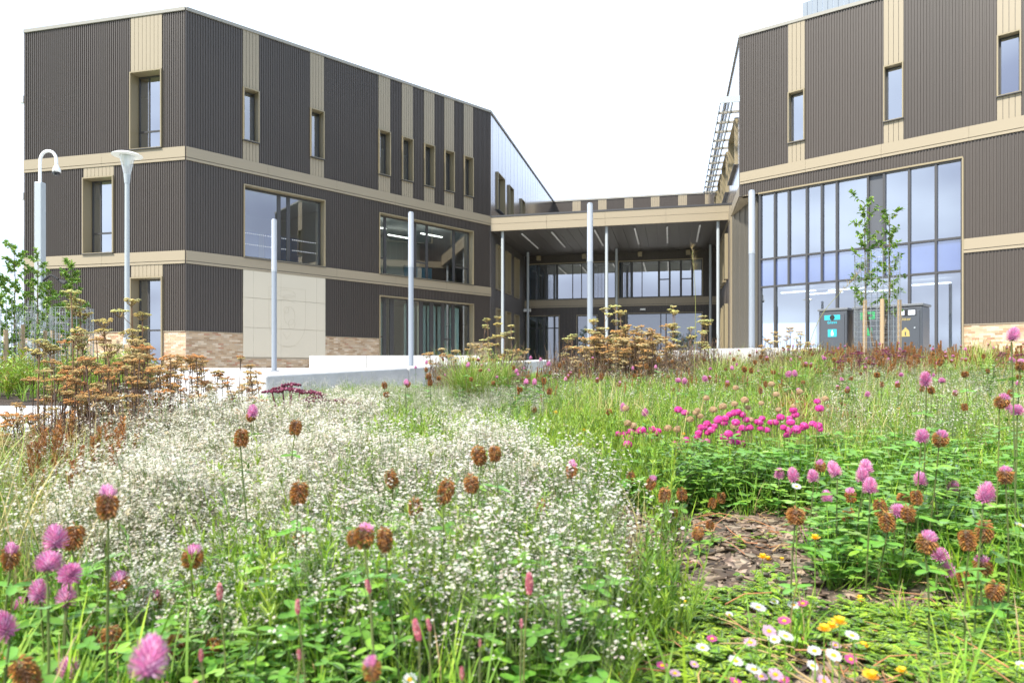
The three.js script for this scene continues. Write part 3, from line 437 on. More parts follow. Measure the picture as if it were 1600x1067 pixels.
{ // three bins in a row
  const font = await new FontLoader().loadAsync('fonts/droid/droid_sans_bold.typeface.json');
  const p0 = [7.03, 15.4], q0 = [8.5, 13.9], dir = [(q0[0] - p0[0]) / 2.1, (q0[1] - p0[1]) / 2.1], th = Math.atan2(dir[1], dir[0]);
  const spec = [['glass', 'dark grey bin with teal glass recycling sign and round hole'], ['mixed', 'dark grey bin with green sign behind the caged young tree'], ['litter', 'dark grey litter bin with wide slot and gold lettering']];
  spec.forEach(([kind, label], i) => {
    const u = 0.31 + i * 0.74, x = p0[0] + dir[0] * u, d = p0[1] + dir[1] * u, y0 = base(d), t = thing('recycling_bin', label, 'bin', [x, y0, -d], th, 'recycling bins'), H = 1.34 - y0 + 0.0;
    const w = 0.62;
    const hole = new THREE.Shape([[-w / 2, 0], [w / 2, 0], [w / 2, H - 0.06], [-w / 2, H - 0.06]].map(([a, b]) => new THREE.Vector2(a, b)));
    part(t, 'body', new RoundedBoxGeometry(w, H - 0.05, 0.55, 3, 0.03).translate(0, (H - 0.05) / 2, -0.28), M.bin);
    part(t, 'lid', new RoundedBoxGeometry(w + 0.04, 0.06, 0.62, 3, 0.02).translate(0, H - 0.02, -0.29), M.binTop);
    part(t, 'door', new RoundedBoxGeometry(w - 0.1, H - 0.2, 0.03, 2, 0.01).translate(0, H / 2 - 0.03, 0.0), M.bin);
    part(t, 'hinge', new THREE.CylinderGeometry(0.012, 0.012, H - 0.25, 8).translate(-w / 2 + 0.035, H / 2, 0.005), M.binTop);
    const zf = 0.017, text = (s, size, y, m) => { const g = new TextGeometry(s, { font, size, depth: 0.002, curveSegments: 4 }); g.computeBoundingBox(); part(t, 'lettering', g.translate(-(g.boundingBox.max.x + g.boundingBox.min.x) / 2, y, zf), m); };
    if (kind === 'glass') {
      part(t, 'sign_plate', box(0.34, 0.11, 0.004, 0, H - 0.2, zf), M.teal); part(t, 'round_hole', new THREE.CylinderGeometry(0.055, 0.055, 0.012, 28).rotateX(Math.PI / 2).translate(0, H - 0.2, zf), M.black);
      text('Glass', 0.06, H - 0.34, M.teal); const s = part(t, 'pictogram', box(0.19, 0.17, 0.004, 0, H - 0.55, zf), M.teal);
      const bo = new THREE.Shape([[-0.03, -0.06], [0.02, -0.06], [0.02, 0.01], [0.005, 0.03], [0.005, 0.065], [-0.015, 0.065], [-0.015, 0.03], [-0.03, 0.01]].map(([a, b]) => new THREE.Vector2(a, b))); part(s, 'bottle_outline', new THREE.ExtrudeGeometry(bo, { depth: 0.002, bevelEnabled: false }).translate(0.005, H - 0.55, zf + 0.0025), M.white);
    } else if (kind === 'mixed') {
      part(t, 'sign_plate', box(0.3, 0.16, 0.004, 0, H - 0.2, zf), M.green); part(t, 'slot', box(0.2, 0.06, 0.01, 0, H - 0.2, zf), M.black); part(t, 'pictogram', box(0.19, 0.17, 0.004, 0, H - 0.55, zf), M.green);
    } else {
      part(t, 'slot', box(0.4, 0.13, 0.006, 0, H - 0.18, zf), M.black); for (const [a, b] of [[-0.065, 0.09], [0.115, 0.13]]) part(t, 'slot_bright_plate', box(b, 0.1, 0.006, a, H - 0.18, zf + 0.003), mat(0.6, 0.63, 0.68, 0.3));  // pale plates: the brightness seen in the slot opening, put into their colour
      text('Litter', 0.055, H - 0.34, M.gold); const e = new THREE.Shape(); e.moveTo(-0.08, -0.08); e.lineTo(0.08, -0.08); e.lineTo(0.07, 0.03); e.quadraticCurveTo(0.05, 0.075, 0.02, 0.08); e.lineTo(0.015, 0.11); e.lineTo(-0.015, 0.11); e.lineTo(-0.02, 0.08); e.quadraticCurveTo(-0.05, 0.075, -0.07, 0.03); e.closePath();
      const h = new THREE.Path(); h.moveTo(-0.012, -0.06); h.lineTo(0.012, -0.06); h.lineTo(0.012, 0.02); h.lineTo(-0.012, 0.02); h.closePath(); e.holes.push(h);
      part(t, 'pictogram', new THREE.ExtrudeGeometry(e, { depth: 0.003, bevelEnabled: false }).translate(0, H - 0.6, zf), M.gold); part(t, 'lock', new THREE.CylinderGeometry(0.016, 0.016, 0.012, 16).rotateX(Math.PI / 2).translate(0.17, H - 0.5, zf), M.paleMetal);
    }
  });
}
console.log('furniture done');

// ---------------------------------------------------------------- plant modelling
const V = (x, y, z) => new THREE.Vector3(x, y, z);
class Plant {
  constructor() { this.p = []; this.c = []; this.i = []; }
  v(q, col) { this.p.push(q.x, q.y, q.z); this.c.push(col[0], col[1], col[2]); return this.p.length / 3 - 1; }
  ribbon(pts, widths, side, col, col2) {      // flat tapering strip through pts
    let a, b; const n = pts.length - 1;
    pts.forEach((q, k) => {
      const s = side.clone().multiplyScalar(widths[k] / 2), cl = col2 ? col.map((x, m) => x + (col2[m] - x) * (k / n)) : col;
      const l = this.v(q.clone().sub(s), cl), r = widths[k] < 1e-5 ? l : this.v(q.clone().add(s), cl);
      if (k) { if (l === r) this.i.push(a, b, l); else this.i.push(a, b, r, a, r, l); }
      a = l; b = r;
    }); return this;
  }
  blade(o, az, lean, len, w, curl, col, n = 3, col2) {
    const pts = [], ws = []; let ang = lean, q = o.clone(); const h = V(Math.cos(az), 0, Math.sin(az)), side = V(-Math.sin(az), 0, Math.cos(az));
    for (let k = 0; k <= n; k++) { pts.push(q.clone()); ws.push(k === n ? 0 : w * (k === 0 ? 0.7 : 1 - 0.55 * (k / n) ** 2)); q.addScaledVector(h, (Math.sin(ang) * len) / n).addScaledVector(V(0, 1, 0), (Math.cos(ang) * len) / n); ang += curl / n; }
    return this.ribbon(pts, ws, side, col, col2);
  }
  leaf(o, dir, len, w, col, { droop = 0.3, fold = 0.25, wide = 0.45, n = 0 } = {}) {      // pointed leaf with a folded midrib
    const d = dir.clone().normalize(), up = Math.abs(d.y) > 0.95 ? V(1, 0, 0) : V(0, 1, 0), s = new THREE.Vector3().crossVectors(d, up).normalize(), nn = new THREE.Vector3().crossVectors(s, d);
    const at = (t, side, lift) => o.clone().addScaledVector(d, len * t).addScaledVector(s, side * w * 0.5).addScaledVector(nn, lift * w - droop * len * t * t);
    const c2 = col.map((x) => x * 0.9), a = this.v(at(0, 0, 0), c2), m1 = this.v(at(wide * 0.55, 0, -fold * 0.5), c2), m2 = this.v(at(wide * 1.5, 0, -fold * 0.5), c2), tip = this.v(at(1, 0, 0), col);
    for (const q of [-1, 1]) { const e1 = this.v(at(wide * 0.5, q * 0.8, 0), col), e2 = this.v(at(wide * 1.2, q, 0), col), e3 = this.v(at(wide * 1.75, q * 0.6, 0), col); this.i.push(a, m1, e1, e1, m1, e2, m1, m2, e2, e2, m2, e3, m2, tip, e3); }
    return this;
  }
  oval(o, d, nrm, len, w, col, k = 7) {        // rounded leaflet, a fan
    const s = new THREE.Vector3().crossVectors(d, nrm).normalize(), c = this.v(o.clone().addScaledVector(d, len * 0.5).addScaledVector(nrm, -0.06 * len), col.map((x) => x * 1.15)), ring = [];
    for (let j = 0; j < k; j++) { const a = (j / k) * 2 * Math.PI; ring.push(this.v(o.clone().addScaledVector(d, len * (0.5 - 0.5 * Math.cos(a))).addScaledVector(s, (w / 2) * Math.sin(a)).addScaledVector(nrm, 0.05 * len * Math.sin(a) ** 2), col)); }
    for (let j = 0; j < k; j++) this.i.push(c, ring[j], ring[(j + 1) % k]); return this;
  }
  tube(pts, r0, r1, col, sides = 3, col2) {
    let prev = null;
    pts.forEach((q, k) => {
      const d = (pts[k + 1] ?? q).clone().sub(pts[k - 1] ?? q).normalize(), s = new THREE.Vector3().crossVectors(d, Math.abs(d.x) > 0.9 ? V(0, 0, 1) : V(1, 0, 0)).normalize(), t = new THREE.Vector3().crossVectors(d, s), f = k / (pts.length - 1), r = r0 + (r1 - r0) * f, ring = [], cl = col2 ? col.map((x, m) => x + (col2[m] - x) * f) : col;
      for (let j = 0; j < sides; j++) { const a = (j / sides) * 2 * Math.PI; ring.push(this.v(q.clone().addScaledVector(s, r * Math.cos(a)).addScaledVector(t, r * Math.sin(a)), cl)); }
      if (prev) for (let j = 0; j < sides; j++) { const e = (j + 1) % sides; this.i.push(prev[j], prev[e], ring[e], prev[j], ring[e], ring[j]); }
      prev = ring;
    }); return this;
  }
  bead(q, r, col, sq = 1) { const a = [[1, 0, 0], [-1, 0, 0], [0, 1, 0], [0, -1, 0], [0, 0, 1], [0, 0, -1]].map(([x, y, z]) => this.v(V(q.x + x * r, q.y + y * r * sq, q.z + z * r), col)); for (const f of [[2, 4, 0], [2, 0, 5], [2, 5, 1], [2, 1, 4], [3, 0, 4], [3, 5, 0], [3, 1, 5], [3, 4, 1]]) this.i.push(...f.map((k) => a[k])); return this; }
  flower(q, nrm, r, col, k = 5, mid) {         // small open flower: a cupped star
    const u = new THREE.Vector3().crossVectors(nrm, Math.abs(nrm.y) > 0.9 ? V(1, 0, 0) : V(0, 1, 0)).normalize(), w = new THREE.Vector3().crossVectors(nrm, u), c = this.v(q.clone().addScaledVector(nrm, -r * 0.25), mid ?? col), a0 = R(0, 6.28);
    for (let j = 0; j < k; j++) { const a = a0 + (j / k) * 6.283, b = a + (0.82 * 6.283) / k, e = (t, m) => this.v(q.clone().addScaledVector(u, Math.cos(t) * r * m).addScaledVector(w, Math.sin(t) * r * m), col); this.i.push(c, e(a, 0.95), e(b, 1)); } return this;
  }
  geo() { const g = new THREE.BufferGeometry(); g.setAttribute('position', new THREE.Float32BufferAttribute(this.p, 3)); g.setAttribute('color', new THREE.Float32BufferAttribute(this.c, 3)); g.setIndex(this.i); g.computeVertexNormals(); return g; }
}
const jit = (c, a = 0.2) => { const s = 1 + R(-a, a), t = R(-a, a) * 0.35; return [c[0] * s * (1 + t), c[1] * s, c[2] * s * (1 - t)]; };
const O = () => V(0, 0, 0);
const GREEN = [0.21, 0.39, 0.022], LIME = [0.36, 0.53, 0.028], DEEP = [0.13, 0.31, 0.022], BLUEG = [0.16, 0.28, 0.07], STRAW = [0.46, 0.34, 0.15], PINK = [0.84, 0.31, 0.57], MAG = [0.72, 0.045, 0.35], BROWN = [0.4, 0.18, 0.055], RUST = [0.52, 0.25, 0.055], DARKST = [0.11, 0.05, 0.028], WHITE = [0.78, 0.74, 0.65], WINE = [0.17, 0.035, 0.06];
const many = (n, f) => Array.from({ length: n }, (_, k) => { const p = new Plant(); f(p, k); return p.geo(); });

const G_ = {
  grass: many(4, (p) => { for (let k = 0; k < 16; k++) p.blade(V(R(-0.02, 0.02), 0, R(-0.02, 0.02)), R(0, 6.28), R(0, 0.35), R(0.09, 0.24), R(0.0025, 0.005), R(0.2, 1.3), jit(rnd() < 0.12 ? STRAW : rnd() < 0.5 ? LIME : GREEN), 4); }),
  fineGrass: many(4, (p) => { for (let k = 0; k < 46; k++) p.blade(V(R(-0.05, 0.05), 0, R(-0.05, 0.05)), R(0, 6.28), R(0, 0.3), R(0.25, 0.5), R(0.002, 0.0035), R(0.5, 2), jit(rnd() < 0.2 ? STRAW : [0.28, 0.42, 0.05]), 6); }),
  gyp: many(6, (p) => {
    for (let k = 0; k < 12; k++) {
      const az = R(0, 6.28), lean = R(0.02, 0.85), L = R(0.1, 0.27), d = V(Math.cos(az) * Math.sin(lean), Math.cos(lean), Math.sin(az) * Math.sin(lean)), mid = d.clone().multiplyScalar(L * 0.55), st = jit([0.2, 0.28, 0.07]);
      p.tube([O(), mid], 0.0009, 0.0007, st);
      for (let m = 0; m < 4; m++) p.leaf(d.clone().multiplyScalar(L * R(0.05, 0.6)), V(G(), 0.3, G()), R(0.018, 0.035), 0.004, jit(rnd() < 0.5 ? BLUEG : GREEN), { fold: 0.1 });
      const dead = rnd() < 0.16;
      for (let m = 0; m < 4; m++) {
        const e = mid.clone().add(V(G() * 0.05, R(0.02, 0.1), G() * 0.05)); p.tube([mid, e], 0.0006, 0.0004, st);
        for (let q = 0; q < 11; q++) { const f = e.clone().add(V(G() * 0.018, R(-0.01, 0.01), G() * 0.018)); p.flower(f, V(G(), 0.7, G()).normalize(), R(0.0017, 0.003), jit(dead ? [0.42, 0.3, 0.17] : rnd() < 0.24 ? [0.72, 0.56, 0.53] : WHITE, 0.12), 5, [0.5, 0.52, 0.3]); }
      }
    }
  }),
  haze: many(4, (p) => {   // sparse tiny white flowers on hair-thin stems
    for (let k = 0; k < 8; k++) { const az = R(0, 6.28), lean = R(0, 0.6), L = R(0.12, 0.3), d = V(Math.cos(az) * Math.sin(lean), Math.cos(lean), Math.sin(az) * Math.sin(lean)), e = d.clone().multiplyScalar(L); p.tube([O(), d.clone().multiplyScalar(L * 0.5).add(V(G() * 0.01, 0, G() * 0.01)), e], 0.0008, 0.0005, jit([0.2, 0.27, 0.08])); for (let m = 0; m < 4; m++) p.leaf(d.clone().multiplyScalar(L * R(0.1, 0.8)), V(G(), 0.4, G()), R(0.015, 0.03), 0.003, jit(GREEN), { fold: 0.1 }); for (let m = 0; m < 6; m++) p.flower(e.clone().add(V(G() * 0.025, G() * 0.03, G() * 0.025)), V(G() * 0.6, 0.8, G() * 0.6).normalize(), R(0.0025, 0.004), jit(rnd() < 0.3 ? [0.7, 0.5, 0.52] : WHITE, 0.08), 5, [0.6, 0.6, 0.4]); }
  }),
  toadflax: many(4, (p) => {   // upright stems set with narrow leaves
    for (let k = 0; k < 6; k++) { const az = R(0, 6.28), L = R(0.1, 0.24), ln = R(0, 0.35), d = V(Math.cos(az) * Math.sin(ln), Math.cos(ln), Math.sin(az) * Math.sin(ln)), o = V(R(-0.03, 0.03), 0, R(-0.03, 0.03)), col = jit(rnd() < 0.4 ? LIME : GREEN); p.tube([o, o.clone().addScaledVector(d, L)], 0.0014, 0.0008, col); for (let m = 0; m < 22; m++) { const t = R(0.08, 1); p.leaf(o.clone().addScaledVector(d, L * t), V(G(), R(0.2, 0.9), G()), R(0.018, 0.038) * (1.2 - 0.5 * t), R(0.003, 0.0055), jit(col), { fold: 0.12, droop: 0.15 }); } }
  }),
  mat: many(4, (p) => {   // low creeping mat of small lobed leaves
    for (let k = 0; k < 34; k++) { const o = V(R(-0.05, 0.05), R(0.004, 0.04), R(-0.05, 0.05)), az = R(0, 6.28), col = jit(rnd() < 0.55 ? LIME : GREEN, 0.25); for (const a of [-0.7, 0, 0.7]) p.leaf(o, V(Math.cos(az + a), R(0.1, 0.6), Math.sin(az + a)), R(0.01, 0.018), R(0.006, 0.0105), col, { fold: 0.15, wide: 0.6 }); if (k % 3 === 0) p.tube([V(o.x * 0.4, 0, o.z * 0.4), o], 0.0008, 0.0006, jit([0.16, 0.17, 0.05])); }
  }),
  cloverLeaf: many(4, (p) => {   // clover foliage: three-part leaves on stalks
    for (let k = 0; k < 8; k++) { const az = R(0, 6.28), L = R(0.05, 0.17), ln = R(0.1, 0.8), o = V(Math.cos(az) * Math.sin(ln) * L, Math.cos(ln) * L, Math.sin(az) * Math.sin(ln) * L), col = jit(rnd() < 0.4 ? GREEN : DEEP, 0.22); p.tube([O(), o], 0.0011, 0.0009, jit(GREEN)); const nr = V(G() * 0.5, 1, G() * 0.5).normalize(), a0 = R(0, 6.28); for (let m = 0; m < 3; m++) { const a = a0 + m * 2.09, d = V(Math.cos(a), 0, Math.sin(a)); d.addScaledVector(nr, -d.dot(nr)).normalize(); p.oval(o, d, nr, R(0.018, 0.03), R(0.012, 0.018), col); } }
  }),
  broad: many(3, (p) => {   // leafy perennial with lance leaves in pairs
    for (let k = 0; k < 5; k++) { const az = R(0, 6.28), ln = R(0, 0.5), L = R(0.14, 0.27), d = V(Math.cos(az) * Math.sin(ln), Math.cos(ln), Math.sin(az) * Math.sin(ln)), o = V(R(-0.03, 0.03), 0, R(-0.03, 0.03)), col = jit(rnd() < 0.5 ? [0.22, 0.42, 0.05] : [0.14, 0.31, 0.03], 0.2); p.tube([o, o.clone().addScaledVector(d, L)], 0.002, 0.0013, jit([0.14, 0.16, 0.05])); for (let m = 0; m < 6; m++) { const t = 0.15 + (0.85 * m) / 5, a = az + m * 1.57; for (const s of [0, Math.PI]) p.leaf(o.clone().addScaledVector(d, L * t), V(Math.cos(a + s), R(0.25, 0.8), Math.sin(a + s)), R(0.05, 0.085) * (1.15 - 0.4 * t), R(0.018, 0.028) * (1.1 - 0.4 * t), jit(col, 0.15), { droop: 0.35 }); } }
  }),
  spike: many(3, (p) => {   // dry brown flower spikes
    for (let k = 0; k < 3; k++) { const x = G() * 0.035, z = G() * 0.035, L = R(0.14, 0.26), lx = G() * 0.03, lz = G() * 0.03, o = V(x, 0, z), e = V(x + lx, L, z + lz), hd = R(0.05, 0.08); p.tube([o, e], 0.0016, 0.0012, jit([0.2, 0.16, 0.05])); for (let m = 0; m < 44; m++) { const t = 1 - (m / 44) * (hd / L), a = m * 2.4, q = o.clone().lerp(e, t); p.leaf(q, V(Math.cos(a), 0.7, Math.sin(a)), R(0.008, 0.012), R(0.005, 0.007), jit(rnd() < 0.3 ? RUST : BROWN, 0.3), { fold: 0.4, wide: 0.6, droop: -0.3 }); } for (let m = 0; m < 4; m++) p.leaf(o.clone().lerp(e, R(0.05, 0.5)), V(G(), 0.5, G()), R(0.03, 0.06), 0.012, jit(GREEN)); }
  }),
  stalks: many(3, (p) => { for (let k = 0; k < 14; k++) { const az = R(0, 6.28), ln = R(0, 0.3), L = R(0.2, 0.45), d = V(Math.cos(az) * Math.sin(ln), Math.cos(ln), Math.sin(az) * Math.sin(ln)), o = V(R(-0.08, 0.08), 0, R(-0.08, 0.08)), col = jit(rnd() < 0.5 ? [0.21, 0.13, 0.07] : [0.12, 0.07, 0.045]); p.tube([o, o.clone().addScaledVector(d, L * 0.5).add(V(G() * 0.01, 0, G() * 0.01)), o.clone().addScaledVector(d, L)], 0.0022, 0.0012, col); for (let m = 0; m < 5; m++) p.leaf(o.clone().addScaledVector(d, L * R(0.2, 0.95)), V(G(), R(-0.2, 0.6), G()), R(0.02, 0.05), 0.007, jit(rnd() < 0.5 ? STRAW : BROWN, 0.3)); } }),
  straw: many(3, (p) => { for (let k = 0; k < 4; k++) { const a = R(0, 6.28), L = R(0.03, 0.09), o = V(R(-0.03, 0.03), R(0.004, 0.02), R(-0.03, 0.03)); p.tube([o, o.clone().add(V((Math.cos(a) * L) / 2, R(0, 0.012), (Math.sin(a) * L) / 2)), o.clone().add(V(Math.cos(a + 0.2) * L, R(-0.004, 0.01), Math.sin(a + 0.2) * L))], R(0.0008, 0.0018), 0.0006, jit(rnd() < 0.5 ? [0.36, 0.17, 0.08] : [0.38, 0.28, 0.13]), 4); } }),
  yellowBed: many(3, (p) => { for (let k = 0; k < 18; k++) { const az = R(0, 6.28), ln = R(0, 0.6), L = R(0.1, 0.35), d = V(Math.cos(az) * Math.sin(ln), Math.cos(ln), Math.sin(az) * Math.sin(ln)); p.tube([O(), d.clone().multiplyScalar(L)], 0.002, 0.001, jit(GREEN)); for (let m = 0; m < 8; m++) p.leaf(d.clone().multiplyScalar(L * R(0.3, 1)), V(G(), R(0, 0.8), G()), R(0.03, 0.06), R(0.01, 0.02), jit(rnd() < 0.4 ? [0.34, 0.3, 0.05] : LIME, 0.25)); } }),
};
const chipGeo = many(5, (p) => {   // bark chip: bent splinter with ragged ends
  const L = R(0.03, 0.09), w = R(0.007, 0.02), t = R(0.002, 0.006), n = 4, rings = [], tone = R(0.7, 1.2), lo = [0.085 * tone, 0.062 * tone, 0.045 * tone], hi = [0.32 * tone, 0.24 * tone, 0.17 * tone];
  for (let k = 0; k <= n; k++) { const x = -L / 2 + (L * k) / n, s = k === 0 || k === n ? R(0.15, 0.6) : R(0.8, 1.1), y = 0.003 * Math.sin(k * 1.3) + R(-0.001, 0.001), z = R(-0.003, 0.003); rings.push([[1, 1], [-1, 1], [-1, -1], [1, -1]].map(([a, b]) => p.v(V(x + R(-0.003, 0.003), y + (t * b) / 2, z + (w * s * a) / 2), rnd() < 0.5 ? lo : hi))); }
  for (let k = 0; k < n; k++) for (let j = 0; j < 4; j++) { const e = (j + 1) % 4; p.i.push(rings[k][j], rings[k][e], rings[k + 1][e], rings[k][j], rings[k + 1][e], rings[k + 1][j]); }
  p.i.push(rings[0][0], rings[0][1], rings[0][2], rings[0][0], rings[0][2], rings[0][3], rings[n][2], rings[n][1], rings[n][0], rings[n][3], rings[n][2], rings[n][0]);
});

const dummy = new THREE.Object3D(), tint = new THREE.Color();
// scatter the variants of one kind of plant over spots [x, d, scale, tint]; one stuff object, its variants are parts
function stuff(name, label, category, geos, m, spots, { sink = 0.008, tilt = 0.12, tintAmt = 0.18, lift = null } = {}) {
  if (!spots.length) return;
  const root = new THREE.Group(); root.name = numbered(name); tag(root, label, category, null, 'stuff'); scene.add(root);
  geos.forEach((g, k) => {
    const mine = spots.filter((_, i) => i % geos.length === k); if (!mine.length) return;
    const im = new THREE.InstancedMesh(g, m, mine.length); im.name = name.split('_').pop() + '_clumps'; im.userData.kind = 'stuff';
    mine.forEach(([x, d, s0 = 1, y], i) => { const s = s0; dummy.position.set(x, (y ?? gnd(x, d)) - sink, -d); dummy.rotation.set(G() * tilt, R(0, 6.28), G() * tilt); dummy.scale.setScalar(s * R(0.8, 1.2)); dummy.updateMatrix(); im.setMatrixAt(i, dummy.matrix); const v = 1 + G() * tintAmt; im.setColorAt(i, tint.setRGB(v * (1 + G() * tintAmt * 0.4), v, v * (1 + G() * 0.1))); });
    root.add(im);
  });
}
// spots: n tries in a wedge d0..d1, X = k*d with k in k0..k1 (a fan seen from the path), kept by a density function
const clear = (x, d) => x / d < -0.42 && d > 2.85;   // the bed edge by the path stays nearly bare
function fan(n, d0, d1, k0, k1, scale = [1, 1], keep) { const out = []; for (let i = 0; i < n; i++) { const d = Math.sqrt(R(d0 * d0, d1 * d1)), x = R(k0, k1) * d; if (inBed(x, d) && !(clear(x, d) && rnd() < 0.8) && (!keep || keep(x, d) > rnd())) out.push([x, d, R(...scale)]); } return out; }
const patch = (x, d, f = 1, s = 0) => fbm(x * f + 31 + s, 2.2, d * f + 17 - s, 3);
const bark = (x, d) => { const k = x / d, a = sstep(0.06, 0.14, k) * sstep(0.6, 0.48, k) * sstep(1.1, 1.22, d) * sstep(2.1, 1.9, d); return clamp(a * 1.15 * clamp(0.35 + 2.4 * (patch(x, d, 4, 9) - 0.22))); };    // the open mulch
const bark2 = (x, d) => clamp(sstep(0.17, 0.04, Math.abs(x / d - 0.1)) * sstep(0.92, 1.0, d) * sstep(1.36, 1.2, d) * 0.85);
const open = (x, d) => 1 - Math.max(bark(x, d), bark2(x, d));

// mulch
stuff('bark_mulch', 'brown bark chips covering the soil of the wildflower bed', 'mulch', chipGeo, M.dry, [...fan(9000, 0.8, 2.6, -0.85, 0.9, [0.7, 1.15]), ...fan(9000, 1.1, 2.1, 0.05, 0.62, [0.7, 1.25]), ...fan(2500, 2.6, 5, -0.8, 0.9, [0.9, 1.4])], { sink: -0.006, tilt: 0.45, tintAmt: 0.3 });
stuff('dry_straw', 'thin dry stalks and needles lying on the mulch', 'straw', G_.straw, M.dry, fan(900, 0.8, 2.4, -0.5, 0.9, [0.6, 1.3], (x, d) => 1 - 0.8 * bark(x, d)), { sink: -0.012, tilt: 0.3 });
// green understorey
stuff('meadow_grass', 'fresh green grass tufts between the wildflowers', 'grass', G_.grass, M.plant, [...fan(2600, 0.7, 2.4, -0.85, 0.9, [0.5, 0.95], (x, d) => open(x, d) * (x / d > 0.0 && d < 1.3 ? 0.1 : 0.5)), ...fan(1800, 2.2, 3.4, 0.06, 0.9, [0.4, 0.75]), ...fan(7600, 3.3, 7, 0.06, 0.9, [0.6, 1.1], (x, d) => 0.35 + 0.6 * patch(x, d, 0.9)), ...fan(2600, 2.2, 9, -0.45, 0.06, [0.35, 0.6], (x, d) => 0.8), ...fan(3600, 7, 14, -0.05, 0.4, [0.5, 0.85]), ...fan(4800, 7, 14, 0.4, 0.95, [0.8, 1.3], (x, d) => 0.8)], { tilt: 0.2 });
stuff('toadflax', 'feathery narrow-leaved green stems in the middle of the bed', 'foliage', G_.toadflax, M.plant, [...fan(3600, 0.95, 3.0, -0.42, 0.24, [0.6, 1.05], (x, d) => open(x, d) * 0.9), ...fan(2600, 1.9, 4.5, 0.0, 0.9, [0.5, 0.85], (x, d) => open(x, d) * 0.7), ...fan(900, 3, 7.5, 0.06, 0.4, [0.8, 1.2]), ...fan(700, 3, 8, -0.3, 0.06, [0.4, 0.65]), ...fan(900, 1.0, 2.6, -0.85, -0.2, [0.5, 0.9], (x, d) => 0.6)], {});
stuff('ground_cover', 'low bright green mat of small lobed leaves by the daisies', 'ground cover', G_.mat, M.plant, [...fan(3600, 0.75, 1.36, 0.0, 0.95, [0.5, 0.9], (x, d) => clamp(0.04 + 2.4 * (patch(x, d, 6) - 0.41)) * (1 - bark2(x, d) * 0.7)), ...fan(700, 1.0, 2.4, -0.3, 0.9, [0.6, 1.1], (x, d) => 0.5 * open(x, d) + 0.03), ...fan(500, 0.8, 1.3, -0.85, 0, [0.6, 1])], { sink: 0.002 });
stuff('clover_foliage', 'dark green three-part clover leaves low in the bed', 'foliage', G_.cloverLeaf, M.plant, [...fan(240, 0.62, 1.2, -0.95, -0.05, [0.45, 0.8], (x, d) => 0.3 + 0.7 * sstep(-0.05, -0.35, x / d)), ...fan(800, 1.35, 2.6, 0.47, 0.92, [0.6, 1.05]), ...fan(300, 1.9, 2.5, 0.18, 0.5, [0.6, 1.0]), ...fan(250, 0.9, 1.6, -0.4, 0.1, [0.7, 1.1])], {});
stuff('leafy_perennial', 'clump of lance-leaved green perennials behind the bare mulch', 'foliage', G_.broad, M.plant, [...fan(70, 1.95, 2.3, 0.22, 0.44, [0.45, 0.75]), ...fan(60, 1.4, 2.4, 0.55, 0.92, [0.5, 0.75]), ...fan(22, 0.8, 1.15, -0.5, -0.05, [0.4, 0.6]), ...fan(60, 4, 8, -0.1, 0.9, [0.8, 1.3])], {});
// white gypsophila
const gypD = (x, d) => { const k = x / d; return (d > 2.75 && k < -0.42 ? 0.06 : 1) * sstep(-0.6, -0.53, k) * sstep(0.12, 0.04, k + 0.05 * Math.sin(d * 5)) * sstep(0.88, 1.12, d + 0.12 * Math.sin(x * 7)) * sstep(3.4, 2.9, d) * (1 - 0.45 * sstep(-0.25, -0.02, k)) * clamp(0.3 + 3.2 * (patch(x, d, 2.2, 3) - 0.36)); };
const mounds = []; for (let k = 0; k < 30; k++) { const d = R(1.3, 3.0), x = R(-0.56, k % 3 === 0 ? 0.0 : -0.2) * d; mounds.push([x, d, R(0.15, 0.27), R(0.85, 1.25)]); }
mounds.push([-1.2, 2.25, 0.2, 1.35], [-1.02, 2.3, 0.22, 1.35], [-0.85, 2.45, 0.25, 1.2], [0.07, 1.75, 0.14, 1.05], [0.06, 1.45, 0.12, 0.9], [-1.0, 1.9, 0.25, 1.1], [-0.55, 1.75, 0.25, 1.1]);
const mound = mounds.flatMap(([mx, md, r, h]) => Array.from({ length: Math.round(2700 * r * r) }, () => { const a = R(0, 6.28), q = Math.sqrt(rnd()), x = mx + Math.cos(a) * q * r, d = md + Math.sin(a) * q * r; return [x, d, h * (1.02 - 0.5 * q * q)]; })).filter(([x, d]) => inBed(x, d));
stuff('white_gypsophila', 'frothy mounds of tiny white flowers across the front of the bed', 'flowers', G_.gyp, M.plant, [...mound, ...fan(2600, 0.95, 3.4, -0.66, 0.12, [0.45, 0.9], gypD), ...fan(1900, 3, 7, -0.34, 0.06, [0.45, 0.65], (x, d) => 0.08 + 0.9 * sstep(0.42, 0.58, patch(x, d, 1, 8)))], { tilt: 0.25, tintAmt: 0.06 });
stuff('white_haze_flowers', 'sparse haze of tiny pale flowers over the grass', 'flowers', G_.haze, M.plant, [...fan(1100, 2.4, 7, 0.46, 0.85, [0.6, 1.0]), ...fan(420, 3, 9, 0.06, 0.4, [0.7, 1.1]), ...fan(900, 3, 8, -0.36, 0.06, [0.5, 0.75]), ...fan(140, 1.2, 2.0, -0.85, -0.5, [0.6, 0.9]), ...fan(500, 0.9, 1.8, -0.3, 0.15, [0.6, 1])], { tilt: 0.2, tintAmt: 0.08 });
